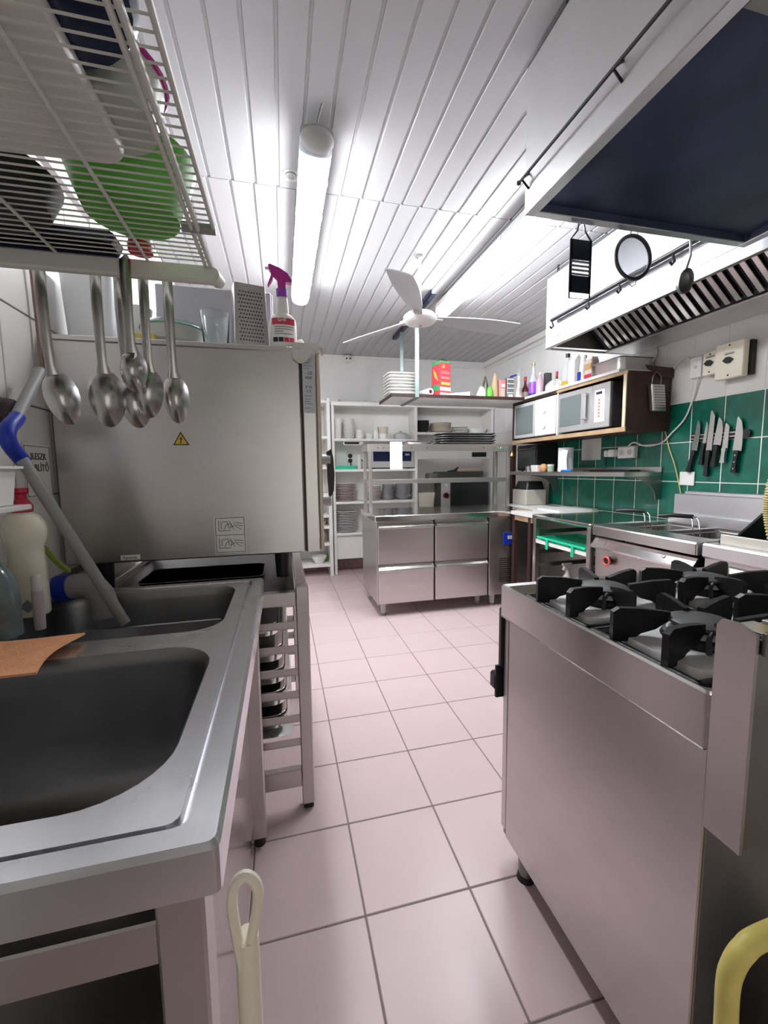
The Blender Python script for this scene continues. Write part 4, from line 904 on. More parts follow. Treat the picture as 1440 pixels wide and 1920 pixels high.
mb = MB(); mb.grid(lambda a, v: Vector((.032*math.cos(2*PI*a)*(1-.55*v)*(1+.2*math.sin(5*PI*a+6*v)), .026*math.sin(2*PI*a)*(1-.5*v), .20*v)), 18, 8, True)
part('bag', mb, mat('cloudy_bag', (.66, .62, .55), .3, var=.4, vscale=18), o, 60)
part('bag_top', MB().lathe([(.010, .2), (.008, .21), (.026, .262), (.016, .255), (0, .22)], n=10, sy=.6), CLEARP, o)
part('clip', MB().box((-.034, -.012, .199), (.034, .004, .213), .004).tr(R(-.3, 'Y')), BLUE, o)
# ================================================================== right wall
# microwave shelf cabinet
WX = 2.15
ws = thing('microwave_shelf', 'dark brown wall cabinet with pale wood edges holding two microwaves', 'shelf', (2.33, 2.95, 1.41))
wpart('end_panel', MB().box((WX+.006, 2.278, 1.41), (XR-.004, 2.300, 1.79), .001), BROWN, ws)
wpart('end_panel', MB().box((WX+.006, 3.615, 1.41), (XR-.004, 3.637, 1.79), .001), BROWN, ws)
wpart('bottom_board', MB().box((WX+.006, 2.300, 1.412), (XR-.004, 3.615, 1.434), .001), BROWN, ws)
wpart('top_board', MB().box((WX+.006, 2.300, 1.772), (XR-.004, 3.615, 1.79), .001), BROWN, ws)
wpart('divider', MB().box((WX+.006, 2.962, 1.434), (XR-.02, 2.976, 1.772), .001), WHITE, ws)
wpart('wood_edge', MB().box((WX-.002, 2.27, 1.406), (WX+.006, 3.64, 1.437), .001), EDGEW, ws)
wpart('wood_edge', MB().box((WX-.002, 2.27, 1.768), (WX+.006, 2.976, 1.790), .001), EDGEW, ws)
wpart('wood_edge', MB().box((WX-.002, 2.276, 1.437), (WX+.006, 2.300, 1.768), .001), LIGHTW, ws)
wpart('upper_shelf_board', MB().box((WX-.012, 2.33, 1.791), (XR-.004, 3.41, 1.811), .002), WHITE, ws)
wpart('upper_shelf_board', MB().box((WX+.004, 3.412, 1.791), (XR-.004, 3.95, 1.811), .002), WHITE, ws)
m1 = thing('microwave', 'white microwave with dark door at the far end of the wall cabinet', 'microwave', (2.31, 3.29, 1.4375))
part('body', MB().box((-.145, -.305, .012), (.15, .315, .325), .005), WHITE, m1)
part('door_frame', MB().box((-.158, -.02, .015), (-.145, .31, .322), .004), GREYL, m1)
part('door_glass', MB().box((-.161, .008, .045), (-.157, .285, .292), .001), WGLASS, m1)
part('control_panel', MB().box((-.158, -.30, .015), (-.145, -.024, .322), .004), WHITE, m1)
part('dial', MB().cyl((-.158, -.16, .225), (-.172, -.16, .225), .028, n=20), PLASTW, m1)
part('dial', MB().cyl((-.158, -.16, .10), (-.172, -.16, .10), .028, n=20), PLASTW, m1)
for y in (-.25, .25): part('foot', MB().cyl((-.10, y, 0), (-.10, y, .013), .015), BLACK, m1)
m2 = thing('microwave', 'silver microwave with upright handle at the near end of the wall cabinet', 'microwave', (2.33, 2.69, 1.4375))
SILV = mat('silver_plastic', (.55, .55, .55), .35, .5)
part('body', MB().box((-.155, -.268, .012), (.15, .262, .318), .005), BROWN if False else mat('dark_metal_case', (.10, .09, .09), .4, .5), m2)
part('door_frame', MB().box((-.172, -.10, .014), (-.155, .262, .316), .004), SILV, m2)
part('door_glass', MB().box((-.175, .012, .060), (-.171, .248, .280), .001), WGLASS, m2)
hd = part('door_handle', MB().box((-.204, -.070, .085), (-.190, -.028, .275), .006), SILV, m2)
for z in (.088, .256): part('handle_mount', MB().box((-.191, -.066, z), (-.172, -.032, z+.018), .003), POLISH, hd)
part('control_panel', MB().box((-.172, -.268, .014), (-.155, -.102, .316), .004), SILV, m2)
kp = part('keypad', MB().box((-.174, -.225, .055), (-.171, -.130, .275), .001), PAPER, m2)
part('display', MB().box((-.176, -.200, .245), (-.1735, -.145, .262)), NAVY, kp)
for i in range(6): part('red_icon', MB().prism([(-.187, .090+.022*i), (-.163, .090+.022*i), (-.175, .106+.022*i)], 'x', -.1758, -.1735), mat('icon_orange', (.80, .16, .07), .5), kp)
for y in (-.2, .2): part('foot', MB().cyl((-.10, y, 0), (-.10, y, .013), .015), BLACK, m2)
solo('folded_paper', MB().box((-.03, -.10, 0), (.03, .10, .012), .003), PAPER, 'folded white paper tucked beside the microwaves', 'paper', (2.128+.06, 2.97, 1.4375)) if False else None
# things on top of the cabinet
z0 = 1.8115
def bottle(name, label, loc, prof, m, capprof=None, mc=None, extra=None, n=20, sy=1., cat='bottle'):
    t = thing(name, label, cat, loc)
    part('body', MB().lathe(prof, n=n, sy=sy), m, t)
    if capprof: part('cap', MB().lathe(capprof, n=16), mc, t)
    for nm, pf, mm in extra or []: part(nm, MB().lathe(pf, n=n, sy=sy), mm, t)
    return t
bottle('sauce_bottle', 'dark sauce bottle with red cap and tan label', (2.235, 3.56, z0), [(0, 0), (.026, 0), (.028, .004), (.028, .10), (.012, .135), (.010, .175), (0, .175)], WINE, [(.013, .17), (.013, .21), (0, .21)], RED, [('label', [(.0285, .012), (.0285, .07)], TANC)])
bottle('syrup_bottle', 'tall clear bottle of purple liquid with cork stopper', (2.25, 3.455, z0), [(0, 0), (.036, 0), (.038, .005), (.038, .15), (.016, .215), (.012, .29), (0, .29)], FROST, [(.014, .285), (.016, .31), (0, .312)], BRASS, [('liquid', [(0, .003), (.0385, .004), (.0388, .14), (0, .141)], PURPLE), ('blue_base', [(.039, .003), (.0392, .04)], BLUE), ])
bottle('pink_bottle', 'squat pink-tinted bottle beside the purple bottle', (2.25, 3.355, z0), [(0, 0), (.032, 0), (.033, .13), (.014, .165), (.012, .19), (0, .19)], mat('pink_glass', (.62, .42, .50), .2), [(.014, .188), (.014, .205), (0, .205)], PLASTW)
solo('dark_box', MB().box((-.03, -.02, 0), (.03, .02, .215), .003), mat('dark_carton', (.08, .075, .08), .5), 'narrow dark carton behind the pink bottle', 'box', (2.36, 3.40, z0))
solo('brown_carton', MB().box((-.05, -.05, 0), (.05, .05, .165), .003), mat('kraft_paper', (.55, .40, .24), .7), 'brown carton behind the red-capped sauce bottle', 'box', (2.37, 3.66, z0))
bottle('sauce_bottle', 'slim dark bottle with red top behind the plastic bag', (2.36, 3.27, z0), [(0, 0), (.02, 0), (.021, .11), (.010, .14), (.009, .165), (0, .165)], WINE, [(.011, .16), (.011, .20), (0, .20)], RED)
lump('plastic_bag', 'crumpled clear plastic bag lying between the bottles', 'bag', (2.27, 3.16, z0), .075, .105, .10, mat('crumpled_film', (.60, .60, .58), .22, var=.45, vscale=22), k=9, tw=.4)
bottle('oil_bottle', 'clear bottle with a little yellow oil at the bottom', (2.25, 2.985, z0), [(0, 0), (.040, 0), (.042, .005), (.042, .15), (.018, .215), (.014, .245), (0, .245)], CLEARP, [(.016, .24), (.017, .268), (0, .268)], BLACK, [('oil', [(0, .003), (.0424, .003), (.0426, .052), (0, .053)], OIL)])
solo('milk_carton', MB().prism([(-.035, 0), (.035, 0), (.035, .185), (.0, .235), (-.035, .185)], 'y', -.035, .035), PLASTW, 'white folded carton beside the oil bottle', 'carton', (2.25, 2.893, z0))
o = thing('flour_bag', 'clear bag with a blue label beside the white carton', 'bag', (2.25, 2.800, z0))
mb = MB(); mb.grid(lambda a, v: Vector((.032*math.cos(2*PI*a)*(1-.4*v*v)*(1+.12*math.sin(5*PI*a)), .034*math.sin(2*PI*a)*(1-.4*v*v), .21*v)), 18, 7, True)
part('bag', mb, mat('cloudy_film', (.68, .68, .68), .3, var=.3, vscale=16), o, 60)
part('blue_label', MB().box((-.038, -.012, .01), (-.0345, .020, .085)), BLUE, o)
o = thing('spice_jar', 'square spice jar with red label near the steel container', 'jar', (2.25, 2.712, z0))
part('jar', MB().box((-.034, -.036, 0), (.034, .036, .155), .006), mat('spice_jar_beige', (.55, .46, .38), .4), o)
part('red_label', MB().box((-.0365, -.034, .012), (-.0345, .034, .050)), RED, o)
part('dark_band', MB().box((-.0365, -.034, .085), (-.0345, .034, .125)), SPICE, o)
part('lid', MB().box((-.03, -.032, .155), (.03, .032, .172), .004), PLASTW, o)
solo('steel_container', pan_mb(-.13, .13, -.135, .135, .098), STEEL, 'deep stainless steel container at the near end of the cabinet top', 'container', (2.335, 2.520, z0+.098), smooth=40)
# hanging grater and bracket
o = thing('hanging_grater', 'steel grater hanging on the brown cabinet end by a wire', 'grater', (2.375, 2.255, 1.535))
part('body', MB().loft([rrect(-.045, .055, -.018, .018, .004, 0, 2), rrect(-.066, .034, -.018, .018, .004, .165, 2)], True, True), STEELH, o)
part('side_edge', MB().add([(-.053, -.0195, 0), (-.043, -.0195, 0), (-.064, -.0195, .165), (-.074, -.0195, .165)], [(0, 1, 3, 2)]).tube([(-.048, -.019, .0), (-.069, -.019, .165)], .005, 6), POLISH, o)
hl = MB()
for r in range(9):
    for k in range(7):
        x = -.028+.0115*k-.021*(r*.0165+.015)/.165; z = .015+.0165*r
        hl.box((x, -.0198, z), (x+.004, -.0178, z+.0075))
tag(part('grating_holes', hl, INK, o, 0), kind='stuff')
part('hanger_wire', MB().tube([(-.05, 0, .165), (-.045, .0, .22), (-.01, .005, .25), (.02, .0, .22), (.02, 0, .165)], .003, 6), SMOKEST, o)
solo('shelf_bracket', MB().prism([(0, 0), (.22, -.01), (.22, -.07), (.14, -.075), (.02, -.02)], 'y', 0, .012), BROWN, 'dark brown bracket at the top corner of the cabinet end', 'bracket', (2.283, 2.262, 1.825))
# steel wall shelf
ss = thing('steel_wall_shelf', 'stainless steel wall shelf on curved brackets below the microwaves', 'shelf', (2.35, 3.03, 1.115))
wpart('board', MB().box((2.20, 2.312, 1.113), (XR-.003, 3.75, 1.145), .003), STEELH, ss)
wpart('upstand', MB().box((XR-.012, 2.312, 1.145), (XR-.003, 3.75, 1.178), .002), STEELH, ss)
for y in (2.314, 3.42):
    pts = [(XR-.003, 1.113), (XR-.003, .955), (XR-.045, .955)]+[(XR-.045-.225*(1-math.cos(PI/2*i/10)), .955+.15*math.sin(PI/2*i/10)) for i in range(11)]+[(2.23, 1.113)]
    wpart('bracket', MB().prism(pts, 'y', y, y+.006), SMOKEST, ss)
z0 = 1.1455
o = thing('black_appliance', 'black glossy toaster oven at the far end of the steel shelf', 'appliance', (2.37, 3.575, z0))
part('body', MB().box((-.09, -.155, .008), (.13, .165, .25), .006), BLACK, o)
part('glass_door', MB().box((-.096, -.145, .03), (-.089, .155, .235), .002), DGLASS, o)
part('handle', MB().tube([(-.11, -.13, .21), (-.11, .14, .21)], .006, 8), SMOKEST, o)
for y in (-.12, .12): part('foot', MB().cyl((-.06, y, 0), (-.06, y, .01), .012), BLACK, o)
solo('metal_cup', MB().lathe([(0, 0), (.034, 0), (.038, .05), (.035, .05), (.032, .004), (0, .004)], n=20), STEEL, 'small steel cup on the steel shelf, far end', 'cup', (2.242, 3.47, z0))
solo('white_tub', MB().loft([rrect(-.03, .03, -.045, .045, .01, 0), rrect(-.034, .034, -.052, .052, .01, .058), rrect(-.031, .031, -.049, .049, .01, .058), rrect(-.027, .027, -.042, .042, .01, .004)], True, True), PLASTW, 'small white tub between the steel cup and the orange fruit', 'tub', (2.242, 3.355, z0))
solo('orange_fruit', MB().lathe([(0, 0), (.018, .003), (.032, .02), (.036, .036), (.03, .055), (.015, .067), (0, .069)], n=20), mat('fruit_orange', (.72, .36, .16), .45), 'orange round fruit on the steel shelf', 'fruit', (2.245, 3.258, z0))
o = thing('green_jar', 'pale green jar beside the paper towel roll', 'jar', (2.26, 3.18, z0))
part('jar', MB().lathe([(0, 0), (.026, 0), (.028, .05), (0, .05)], n=18), mat('jar_green', (.36, .46, .34), .4), o)
part('lid', MB().lathe([(.028, .048), (.028, .062), (0, .062)], n=18), PLASTW, o)
o = thing('paper_towel_roll', 'white paper towel roll with loose sheet on the steel shelf', 'paper roll', (2.285, 3.02, z0))
part('roll', MB().lathe([(.02, 0), (.058, 0), (.058, .195), (.02, .195), (.02, 0)], n=32, sy=1.05), PAPER, o)
part('loose_sheet', MB().grid(lambda a, v: Vector((-.0595-.012*a*math.sin(3*v), -.02-.085*a, .004+.185*v-.02*a*v)), 8, 6), PAPER, o, 60)
part('core', MB().cyl((0, 0, .195), (0, 0, .197), .02), SPICE, o)
o = thing('blue_knife', 'blue-handled knife lying on the edge of the steel shelf', 'knife', (2.225, 2.87, z0))
part('handle', MB().tube([(0, .12, .008), (.002, .06, .010), (.004, .0, .008)], .008, 8), mat('bright_blue_plastic', (.02, .22, .80), .4), o)
part('blade', MB().prism([(-.012, 0), (.014, 0), (.010, -.18), (-.004, -.20)], 'z', .004, .006), STEEL, o)
solo('black_board', MB().box((-.05, -.24, 0), (.05, .24, .012), .004), BLACK, 'flat black board at the back of the steel shelf', 'board', (2.43, 2.70, z0))
solo('blank_card', MB().box((-.004, -.112, -.098), (0, .112, .098), .0015), PLASTW, 'blank white card on the green tiles under the cabinet', 'card', (XR-.0005, 2.995, 1.335))
o = thing('socket_block', 'white double socket block with plugs on the green tiles', 'socket', (XR-.0005, 2.62, 1.285))
part('block', MB().box((-.038, -.10, -.043), (0, .055, .043), .005), PLASTW, o)
for y in (-.06, .015): part('socket_well', MB().cyl((-.038, y, 0), (-.0385, y, 0), .021, n=20), GREYL, o)
part('plug', MB().box((-.075, .06, -.03), (-.004, .115, .028), .008), PLASTW, o)
part('plug', MB().box((-.068, .12, -.028), (-.004, .165, .022), .008), PLASTW, o)
part('black_cord', MB().tube([(-.05, .14, -.025), (-.052, .15, -.06), (-.03, .17, -.09)], .005, 8), BLACK, o)
XW = XR-.0005
def cable(name, label, pts, r, m): 
    c = pts[0]; return solo(name, MB().tube([(p[0]-c[0], p[1]-c[1], p[2]-c[2]) for p in sm(pts)], r, 8), m, label, 'cable', c)
def sm(p, n=6):
    out = []
    for i in range(len(p)-1):
        p0, p1, p2, p3 = [Vector(p[max(0, min(len(p)-1, i+k))]) for k in (-1, 0, 1, 2)]
        for j in range(n):
            t_ = j/n; out.append(.5*((2*p1)+(p2-p0)*t_+(2*p0-5*p1+4*p2-p3)*t_*t_+(3*p1-p0-3*p2+p3)*t_**3))
    return out+[Vector(p[-1])]
cable('white_cable', 'white cable looping from the switch box to the sockets', [(XW-.02, 2.085, 1.715), (XW-.012, 2.115, 1.603), (XW-.012, 2.163, 1.479), (XW-.014, 2.248, 1.396), (XW-.016, 2.316, 1.338), (XW-.02, 2.434, 1.323), (XW-.04, 2.520, 1.352), (XW-.05, 2.56, 1.330)], .005, PLASTW)
cable('grey_cable', 'white cable from the switch box to the cabinet corner', [(XW-.012, 2.138, 1.82), (XW-.010, 2.17, 1.858), (XW-.010, 2.22, 1.85), (XW-.010, 2.275, 1.80)], .005, PLASTW)
cable('yellow_cable', 'thin yellow cable hanging down the green tiles', [(XW-.008, 2.338, 1.552), (XW-.008, 2.30, 1.408), (XW-.008, 2.262, 1.29), (XW-.008, 2.22, 1.194), (XW-.008, 2.175, 1.05), (XW-.008, 2.142, .92)], .0035, YHOSE)
cable('thin_wall_cable', 'thin brown cable rising from the cabinet to the hood', [(XW-.012, 2.39, 1.815), (XW-.012, 2.41, 1.88), (XW-.012, 2.385, 1.94), (XW-.012, 2.395, 1.99)], .003, COPPER)
solo('blank_plate', MB().box((-.010, -.050, -.043), (0, .050, .043), .003), PLASTW, 'white blank cover plate on the green tiles left of the knives', 'cover plate', (XW, 2.129, 1.10))
def wbox(name, label, y0, y1, z0_, z1_, d, dark=0.):
    t = thing(name, label, 'switch', (XW, (y0+y1)/2, (z0_+z1_)/2)); a, b = (y1-y0)/2, (z1_-z0_)/2
    part('cover', MB().box((-d, -a, -b), (-dark, a, b), .004), OFFW if dark else PLASTW, t)
    if dark: part('back_box', MB().box((-dark, -a-.012, -b+.006), (0, a-.006, b-.006), .003), BLACK, t)
    return t, a, b, d
t_, a, b, d = wbox('junction_box', 'white junction box, left of the three wall switches', 2.056, 2.130, 1.716, 1.842, .035)
part('centre_screw', MB().cyl((-.035, 0, 0), (-.037, 0, 0), .010, n=14), GREYL, t_)
for nm, lb_, y0, y1, z0_, z1_, d in (('rotary_switch', 'middle wall switch box with black rotary knob', 1.951, 2.038, 1.712, 1.845, .05), ('isolator_switch', 'largest wall switch box with black rotary knob', 1.790, 1.942, 1.665, 1.86, .075)):
    t_, a, b, d = wbox(nm, lb_, y0, y1, z0_, z1_, d, d*.45)
    part('knob', MB().prism([(-.026, 0), (-.008, .016), (.008, .016), (.026, 0), (.008, -.016), (-.008, -.016)], 'x', -d-.014, -d), BLACK, t_)
    for z in (b-.016, -b+.016): part('screw', MB().cyl((-d, 0, z), (-d-.001, 0, z), .005, n=10), BLACK, t_)
    part('print', MB().box((-d-.0006, -.028, .030), (-d, .024, .040)), INKB, t_)
# knives on a magnetic strip
ms = thing('knife_strip', 'black magnetic knife strip on the green tiles', 'knife rack', (XW, 1.953, 1.357))
part('bar', MB().box((-.014, -.165, -.024), (0, .165, .024), .006), BLACK, ms)
for z in (-.011, .011): part('steel_inlay', MB().box((-.0155, -.155, z-.003), (-.0135, .155, z+.003)), STEEL, ms)
part('end_cap', MB().cyl((-.017, -.160, 0), (0, -.160, 0), .025, n=18), BLACK, ms)
KN = [('dark chef knife leftmost on the magnetic strip', (2.050, 1.459), (2.082, 1.274), (2.110, 1.142), .036, SMOKEST, 'chef'),
      ('thin paring knife second from the left on the strip', (2.003, 1.444), (2.022, 1.313), (2.033, 1.185), .020, STEEL, 'chef'),
      ('longest kitchen knife third from the left on the strip', (1.972, 1.506), (1.990, 1.270), (1.997, 1.117), .036, STEEL, 'slice'),
      ('broad pointed knife fourth from the left on the strip', (1.920, 1.459), (1.944, 1.300), (1.957, 1.174), .044, STEEL, 'chef'),
      ('short steel-handled knife second from the right on the strip', (1.885, 1.422), (1.897, 1.280), (1.903, 1.195), .032, STEEL, 'slice'),
      ('chef knife with riveted black handle rightmost on the strip', (1.815, 1.452), (1.829, 1.262), (1.838, 1.137), .046, STEEL, 'chef')]
for i, (lb_, tp, nk, bt, wd, m_, kd) in enumerate(KN):
    t_ = thing('kitchen_knife', lb_, 'knife', (XW-.016, nk[0], nk[1]), 0, 'knives on the magnetic strip')
    up_ = Vector((tp[0]-nk[0], tp[1]-nk[1])); L = up_.length; up_.normalize(); sd_ = Vector((-up_.y, up_.x))
    pr_ = [(0, 0), (.15, 0), (.55, .12), (.85, .42), (1., .92), (.96, 1.), (.0, 1.)] if kd == 'chef' else [(0, 0), (.86, .25), (1., .85), (.97, 1), (0, 1)]
    poly = [tuple(up_*(a*L)+sd_*((b-.5)*-wd)) for a, b in pr_]
    part('blade', MB().prism(poly, 'x', -.0035, -.0008), m_, t_)
    dn = Vector((bt[0]-nk[0], bt[1]-nk[1])); Ld = dn.length; dn.normalize(); sn = Vector((-dn.y, dn.x)); hw = .0125
    poly = [tuple(dn*(a*Ld)+sn*(b*hw)) for a, b in ((-.02, -.9), (.1, -1), (.3, -.75), (.7, -.8), (.95, -1.1), (1, -.6), (1, .6), (.95, 1.1), (.7, .8), (.3, .75), (.1, 1), (-.02, .9))]
    h_ = part('handle', MB().prism(poly, 'x', -.012, .004), STEEL if i == 4 else BLACK, t_)
    if i == 5:
        for q in (.2, .5, .8): part('rivet', MB().cyl((-.012, dn.x*Ld*q, dn.y*Ld*q), (-.0135, dn.x*Ld*q, dn.y*Ld*q), .004, n=10), POLISH, h_)
# ------------------------------------------------------------------ prep tables
tt = thing('prep_table', 'white-topped table on dark brown legs in the far right corner', 'table', (2.2, 3.2, 0))
wpart('top', MB().prism([(1.855, 2.822), (XR-.006, 2.822), (XR-.006, 3.735), (2.10, 3.735), (2.10, 3.128), (1.855, 3.128)], 'z', .797, .826), mat('white_worktop', (.83, .83, .80), .3), tt)
wpart('apron', MB().box((1.868, 2.84, .752), (1.884, 3.12, .797), .001), EDGEW, tt)
for x, y in ((1.866, 2.858), (1.866, 3.088), (2.455, 2.858), (2.455, 3.67), (2.12, 3.67)): wpart('leg', MB().box((x, y, 0), (x+.036, y+.036, .797), .002), BROWN, tt)
wpart('side_board', MB().box((2.105, 3.128+.004, .60), (2.125, 3.66, .797), .001), BROWN, tt)
solo('cutting_board', MB().loft([rrect(-.19, .19, -.145, .145, .015, 0), rrect(-.19, .19, -.145, .145, .015, .014)], True, True), PLASTW, 'white cutting board lying on the white-topped table', 'chopping board', (2.30, 3.00, .8265))
solo('wooden_spatula', MB().box((-.012, -.07, 0), (.012, .07, .006), .002), EDGEW, 'short tan spatula on the table corner', 'spatula', (1.955, 3.09, .8265), .5)
o = thing('beige_appliance', 'beige box appliance with black lid under the steel shelf', 'appliance', (2.31, 3.605, .8265))
part('body', MB().box((-.09, -.12, 0), (.13, .12, .148), .008), mat('beige_case', (.50, .47, .41), .5), o)
part('lid', MB().loft([rrect(-.085, .125, -.115, .115, .03, .148), rrect(-.06, .11, -.09, .09, .03, .225)], True, True), BLACK, o)
solo('brown_post', MB().box((-.014, -.02, 0), (.014, .02, .583), .001), BROWN, 'dark brown upright post carrying the wall cabinet', 'post', (2.185, 3.705, .8265)) if False else solo('brown_post', MB().box((-.020, -.03, 0), (.020, .03, 1.405), .001), BROWN, 'dark brown upright board at the far end of the wall cabinet', 'post', (2.262, 3.80, 0))
st = thing('steel_table', 'stainless steel table with open racks between table and fryer', 'table', (2.18, 2.505, 0))
wpart('top', MB().box((1.850, 2.195, .80), (XR-.006, 2.815, .828), .008), POLISH, st)
for x in (1.858, XR-.05):
    for y in (2.197, 2.775): wpart('post', MB().box((x, y, .03), (x+.034, y+.034, .80), .002), GREYL if False else STEEL, st)
for x in (1.875, XR-.033):
    for y in (2.214, 2.792): wpart('foot', MB().cyl((x, y, 0), (x, y, .03), .016), BLACK, st)
for z in (.70, .545, .44, .20):
    for y in (2.197, 2.785): wpart('side_rail', MB().box((1.892, y, z-.02), (XR-.05, y+.024, z+.01), .001), SMOKEST, st)
wpart('rack_board', MB().box((1.862, 2.222, .612), (XR-.05, 2.784, .640), .002), WHITE, st)
wpart('lower_board', MB().box((1.89, 2.222, .20), (XR-.05, 2.784, .215), .002), SMOKEST, st)
wpart('back_panel', MB().box((XR-.02, 2.24, .20), (XR-.014, 2.77, .795)), DARKST, st)
o = thing('green_tray', 'mint green plastic tray with hanging clips on the table rack', 'tray', (2.06, 2.50, .6405))
part('tray', MB().loft([rrect(-.18, .16, -.255, .255, .012, 0), rrect(-.19, .17, -.262, .262, .012, .024), rrect(-.185, .165, -.257, .257, .012, .024), rrect(-.175, .155, -.25, .25, .012, .006)], True, True), TEAL, o)
part('front_lip', MB().box((-.205, -.26, .012), (-.186, .26, .026), .003), TEAL, o)
for y in (-.16, .115): part('clip', MB().box((-.212, y, -.055), (-.203, y+.026, .022), .003), TEAL, o)
o = thing('trigger_spray', 'white trigger spray bottle on the floor behind the brown legs', 'bottle', (2.15, 3.30, 0))
part('body', MB().lathe([(0, 0), (.042, 0), (.044, .15), (.018, .2), (.016, .235), (0, .235)], n=20), PLASTW, o)
part('trigger', MB().prism([(-.045, .285), (-.045, .268), (-.03, .262), (-.04, .235), (-.033, .233), (-.015, .258), (-.012, .232), (.012, .232), (.014, .262), (.035, .268), (.03, .286)], 'y', -.01, .01), PLASTW, o)
o = thing('yellow_label_spray', 'white spray bottle with yellow label on the lower table board', 'bottle', (2.06, 2.66, .2155))
part('body', MB().lathe([(0, 0), (.040, 0), (.042, .13), (.017, .17), (.015, .2), (0, .2)], n=20), PLASTW, o)
part('label', MB().lathe([(.0428, .04), (.0428, .11)], n=20), YELLOW, o)
part('trigger', MB().prism([(-.045, .25), (-.045, .235), (-.03, .228), (-.04, .2), (-.033, .198), (-.015, .222), (-.012, .198), (.012, .198), (.014, .228), (.035, .235), (.03, .25)], 'y', -.01, .01), PLASTW, o)
o = thing('red_crate', 'dark red box with white print on the lower table board', 'box', (2.14, 2.335, .2155))
part('box', MB().box((-.12, -.10, 0), (.15, .10, .22), .004), mat('crate_red', (.20, .02, .035), .5), o)
part('lettering', text_mb('FANKI', .045, facing('-x', (-.1205, .0, .17))), PAPER, o)
solo('green_sprayer', MB().cyl((0, -.03, .0), (0, .03, .02), .012).lathe([(0, 0), (.02, 0), (.024, .05), (0, .06)], (0, .03, 0), n=14), mat('dark_green_plastic', (.03, .22, .10), .4), 'small dark green sprayer between the bottles under the table', 'sprayer', (2.12, 2.53, .2155)) if False else solo('green_cup', MB().lathe([(0, 0), (.03, 0), (.036, .16), (.032, .16), (.026, .005), (0, .005)], n=18), mat('dark_green_plastic', (.03, .22, .10), .4), 'dark green cup between the bottles under the table', 'cup', (2.12, 2.53, .2155))
# ------------------------------------------------------------------ double fryer
fr_ = thing('double_fryer', 'stainless steel double fryer with black basket handles by the wall', 'fryer', (2.18, 1.85, 0))
X0, X1, Y0, Y1, ZT = 1.862, XR-.03, 1.512, 2.180, .826
bm = bmesh.new(); es = loop(bm, rrect(X0, X1, Y0, Y1, .008, ZT, 3)); wells = []
for y0, y1 in ((Y0+.045, Y0+.315), (Y0+.355, Y1-.045)):
    wells.append((2.02, 2.37, y0, y1)); es += loop(bm, rrect(2.02, 2.37, y0, y1, .03, ZT, 5))
bmesh.ops.triangle_fill(bm, use_beauty=True, edges=es); bm.verts.index_update()
mb = MB(); mb.add([v.co.copy() for v in bm.verts], [[v.index for v in f_.verts] for f_ in bm.faces]); bm.free()
mb.loft([rrect(X0, X1, Y0, Y1, .008, ZT, 3), rrect(X0-.006, X1, Y0-.002, Y1+.002, .008, ZT-.008, 3), rrect(X0-.006, X1, Y0-.002, Y1+.002, .008, ZT-.06, 3), rrect(X0+.02, X1-.01, Y0+.004, Y1-.004, .008, ZT-.062, 3)])
wpart('top', mb, STEELH, fr_, 30)
for wx0, wx1, wy0, wy1 in wells:
    wl_ = wpart('well', MB().loft([rrect(wx0, wx1, wy0, wy1, .03, ZT, 5), rrect(wx0+.006, wx1-.006, wy0+.006, wy1-.006, .03, ZT-.05, 5), rrect(wx0+.02, wx1-.02, wy0+.02, wy1-.02, .03, ZT-.18, 5)], cap1=True), SMOKEST, fr_)
    wpart('oil', MB().loft([rrect(wx0+.012, wx1-.012, wy0+.012, wy1-.012, .03, ZT-.10, 5), rrect(wx0+.013, wx1-.013, wy0+.013, wy1-.013, .03, ZT-.099, 5)], True, True), mat('dark_fry_oil', (.13, .06, .02), .08), wl_)
wpart('body', MB().box((X0+.02, Y0+.004, .12), (X1, Y1-.004, .66), .003), STEEL, fr_)
wpart('control_panel', MB().box((X0+.018, Y0+.004, .56), (X0+.030, Y1-.004, .70), .002), STEEL, fr_)
wpart('sloped_lip', MB().prism([(X0-.020, .690), (X0-.022, .700), (X0+.018, .748), (X0+.03, .748), (X0+.03, .69)], 'y', Y0+.006, Y1-.006), POLISH, fr_)
for y in (Y0+.17, Y1-.10): wpart('rivet', MB().lathe([(0, .004), (.008, .003), (.010, 0)], n=12).tr(T(X0-.001, y, .728) @ R(-PI/4-PI/2*0, 'Y')), POLISH, fr_)
kn = wpart('control_knob', MB().cyl((X0+.018, Y1-.13, .625), (X0-.012, Y1-.13, .625), .024, n=20), BLACK, fr_)
wpart('red_ring', MB().tube([(X0-.012, Y1-.13+.024*math.cos(a), .625+.024*math.sin(a)) for a in [2*PI*i/24 for i in range(24)]], .006, 6, True), mat('salmon_red', (.75, .12, .10), .4), kn)
for y in (Y1-.14, Y0+.33): wpart('indicator', MB().cyl((X0+.018, y, .682), (X0+.010, y, .682), .008, n=12), PLASTW, fr_)
for x in (X0+.05, X1-.05):
    for y in (Y0+.05, Y1-.05): wpart('leg', MB().cyl((x, y, 0), (x, y, .12), .02), SMOKEST, fr_)
bs = wpart('rear_box', MB().box((X1-.09, Y0+.03, ZT), (X1+.018, Y1-.07, 1.010), .004), HOODST, fr_)
wpart('rear_ledge', MB().box((X1-.055, Y0+.03, 1.010), (X1+.018, Y1-.11, 1.026), .002), HOODST, bs)
wpart('rear_step', MB().box((X1-.12, Y0+.03, ZT), (X1-.09, Y1-.06, ZT+.06), .004), HOODST, fr_)  # plain steel step in front of the rear box
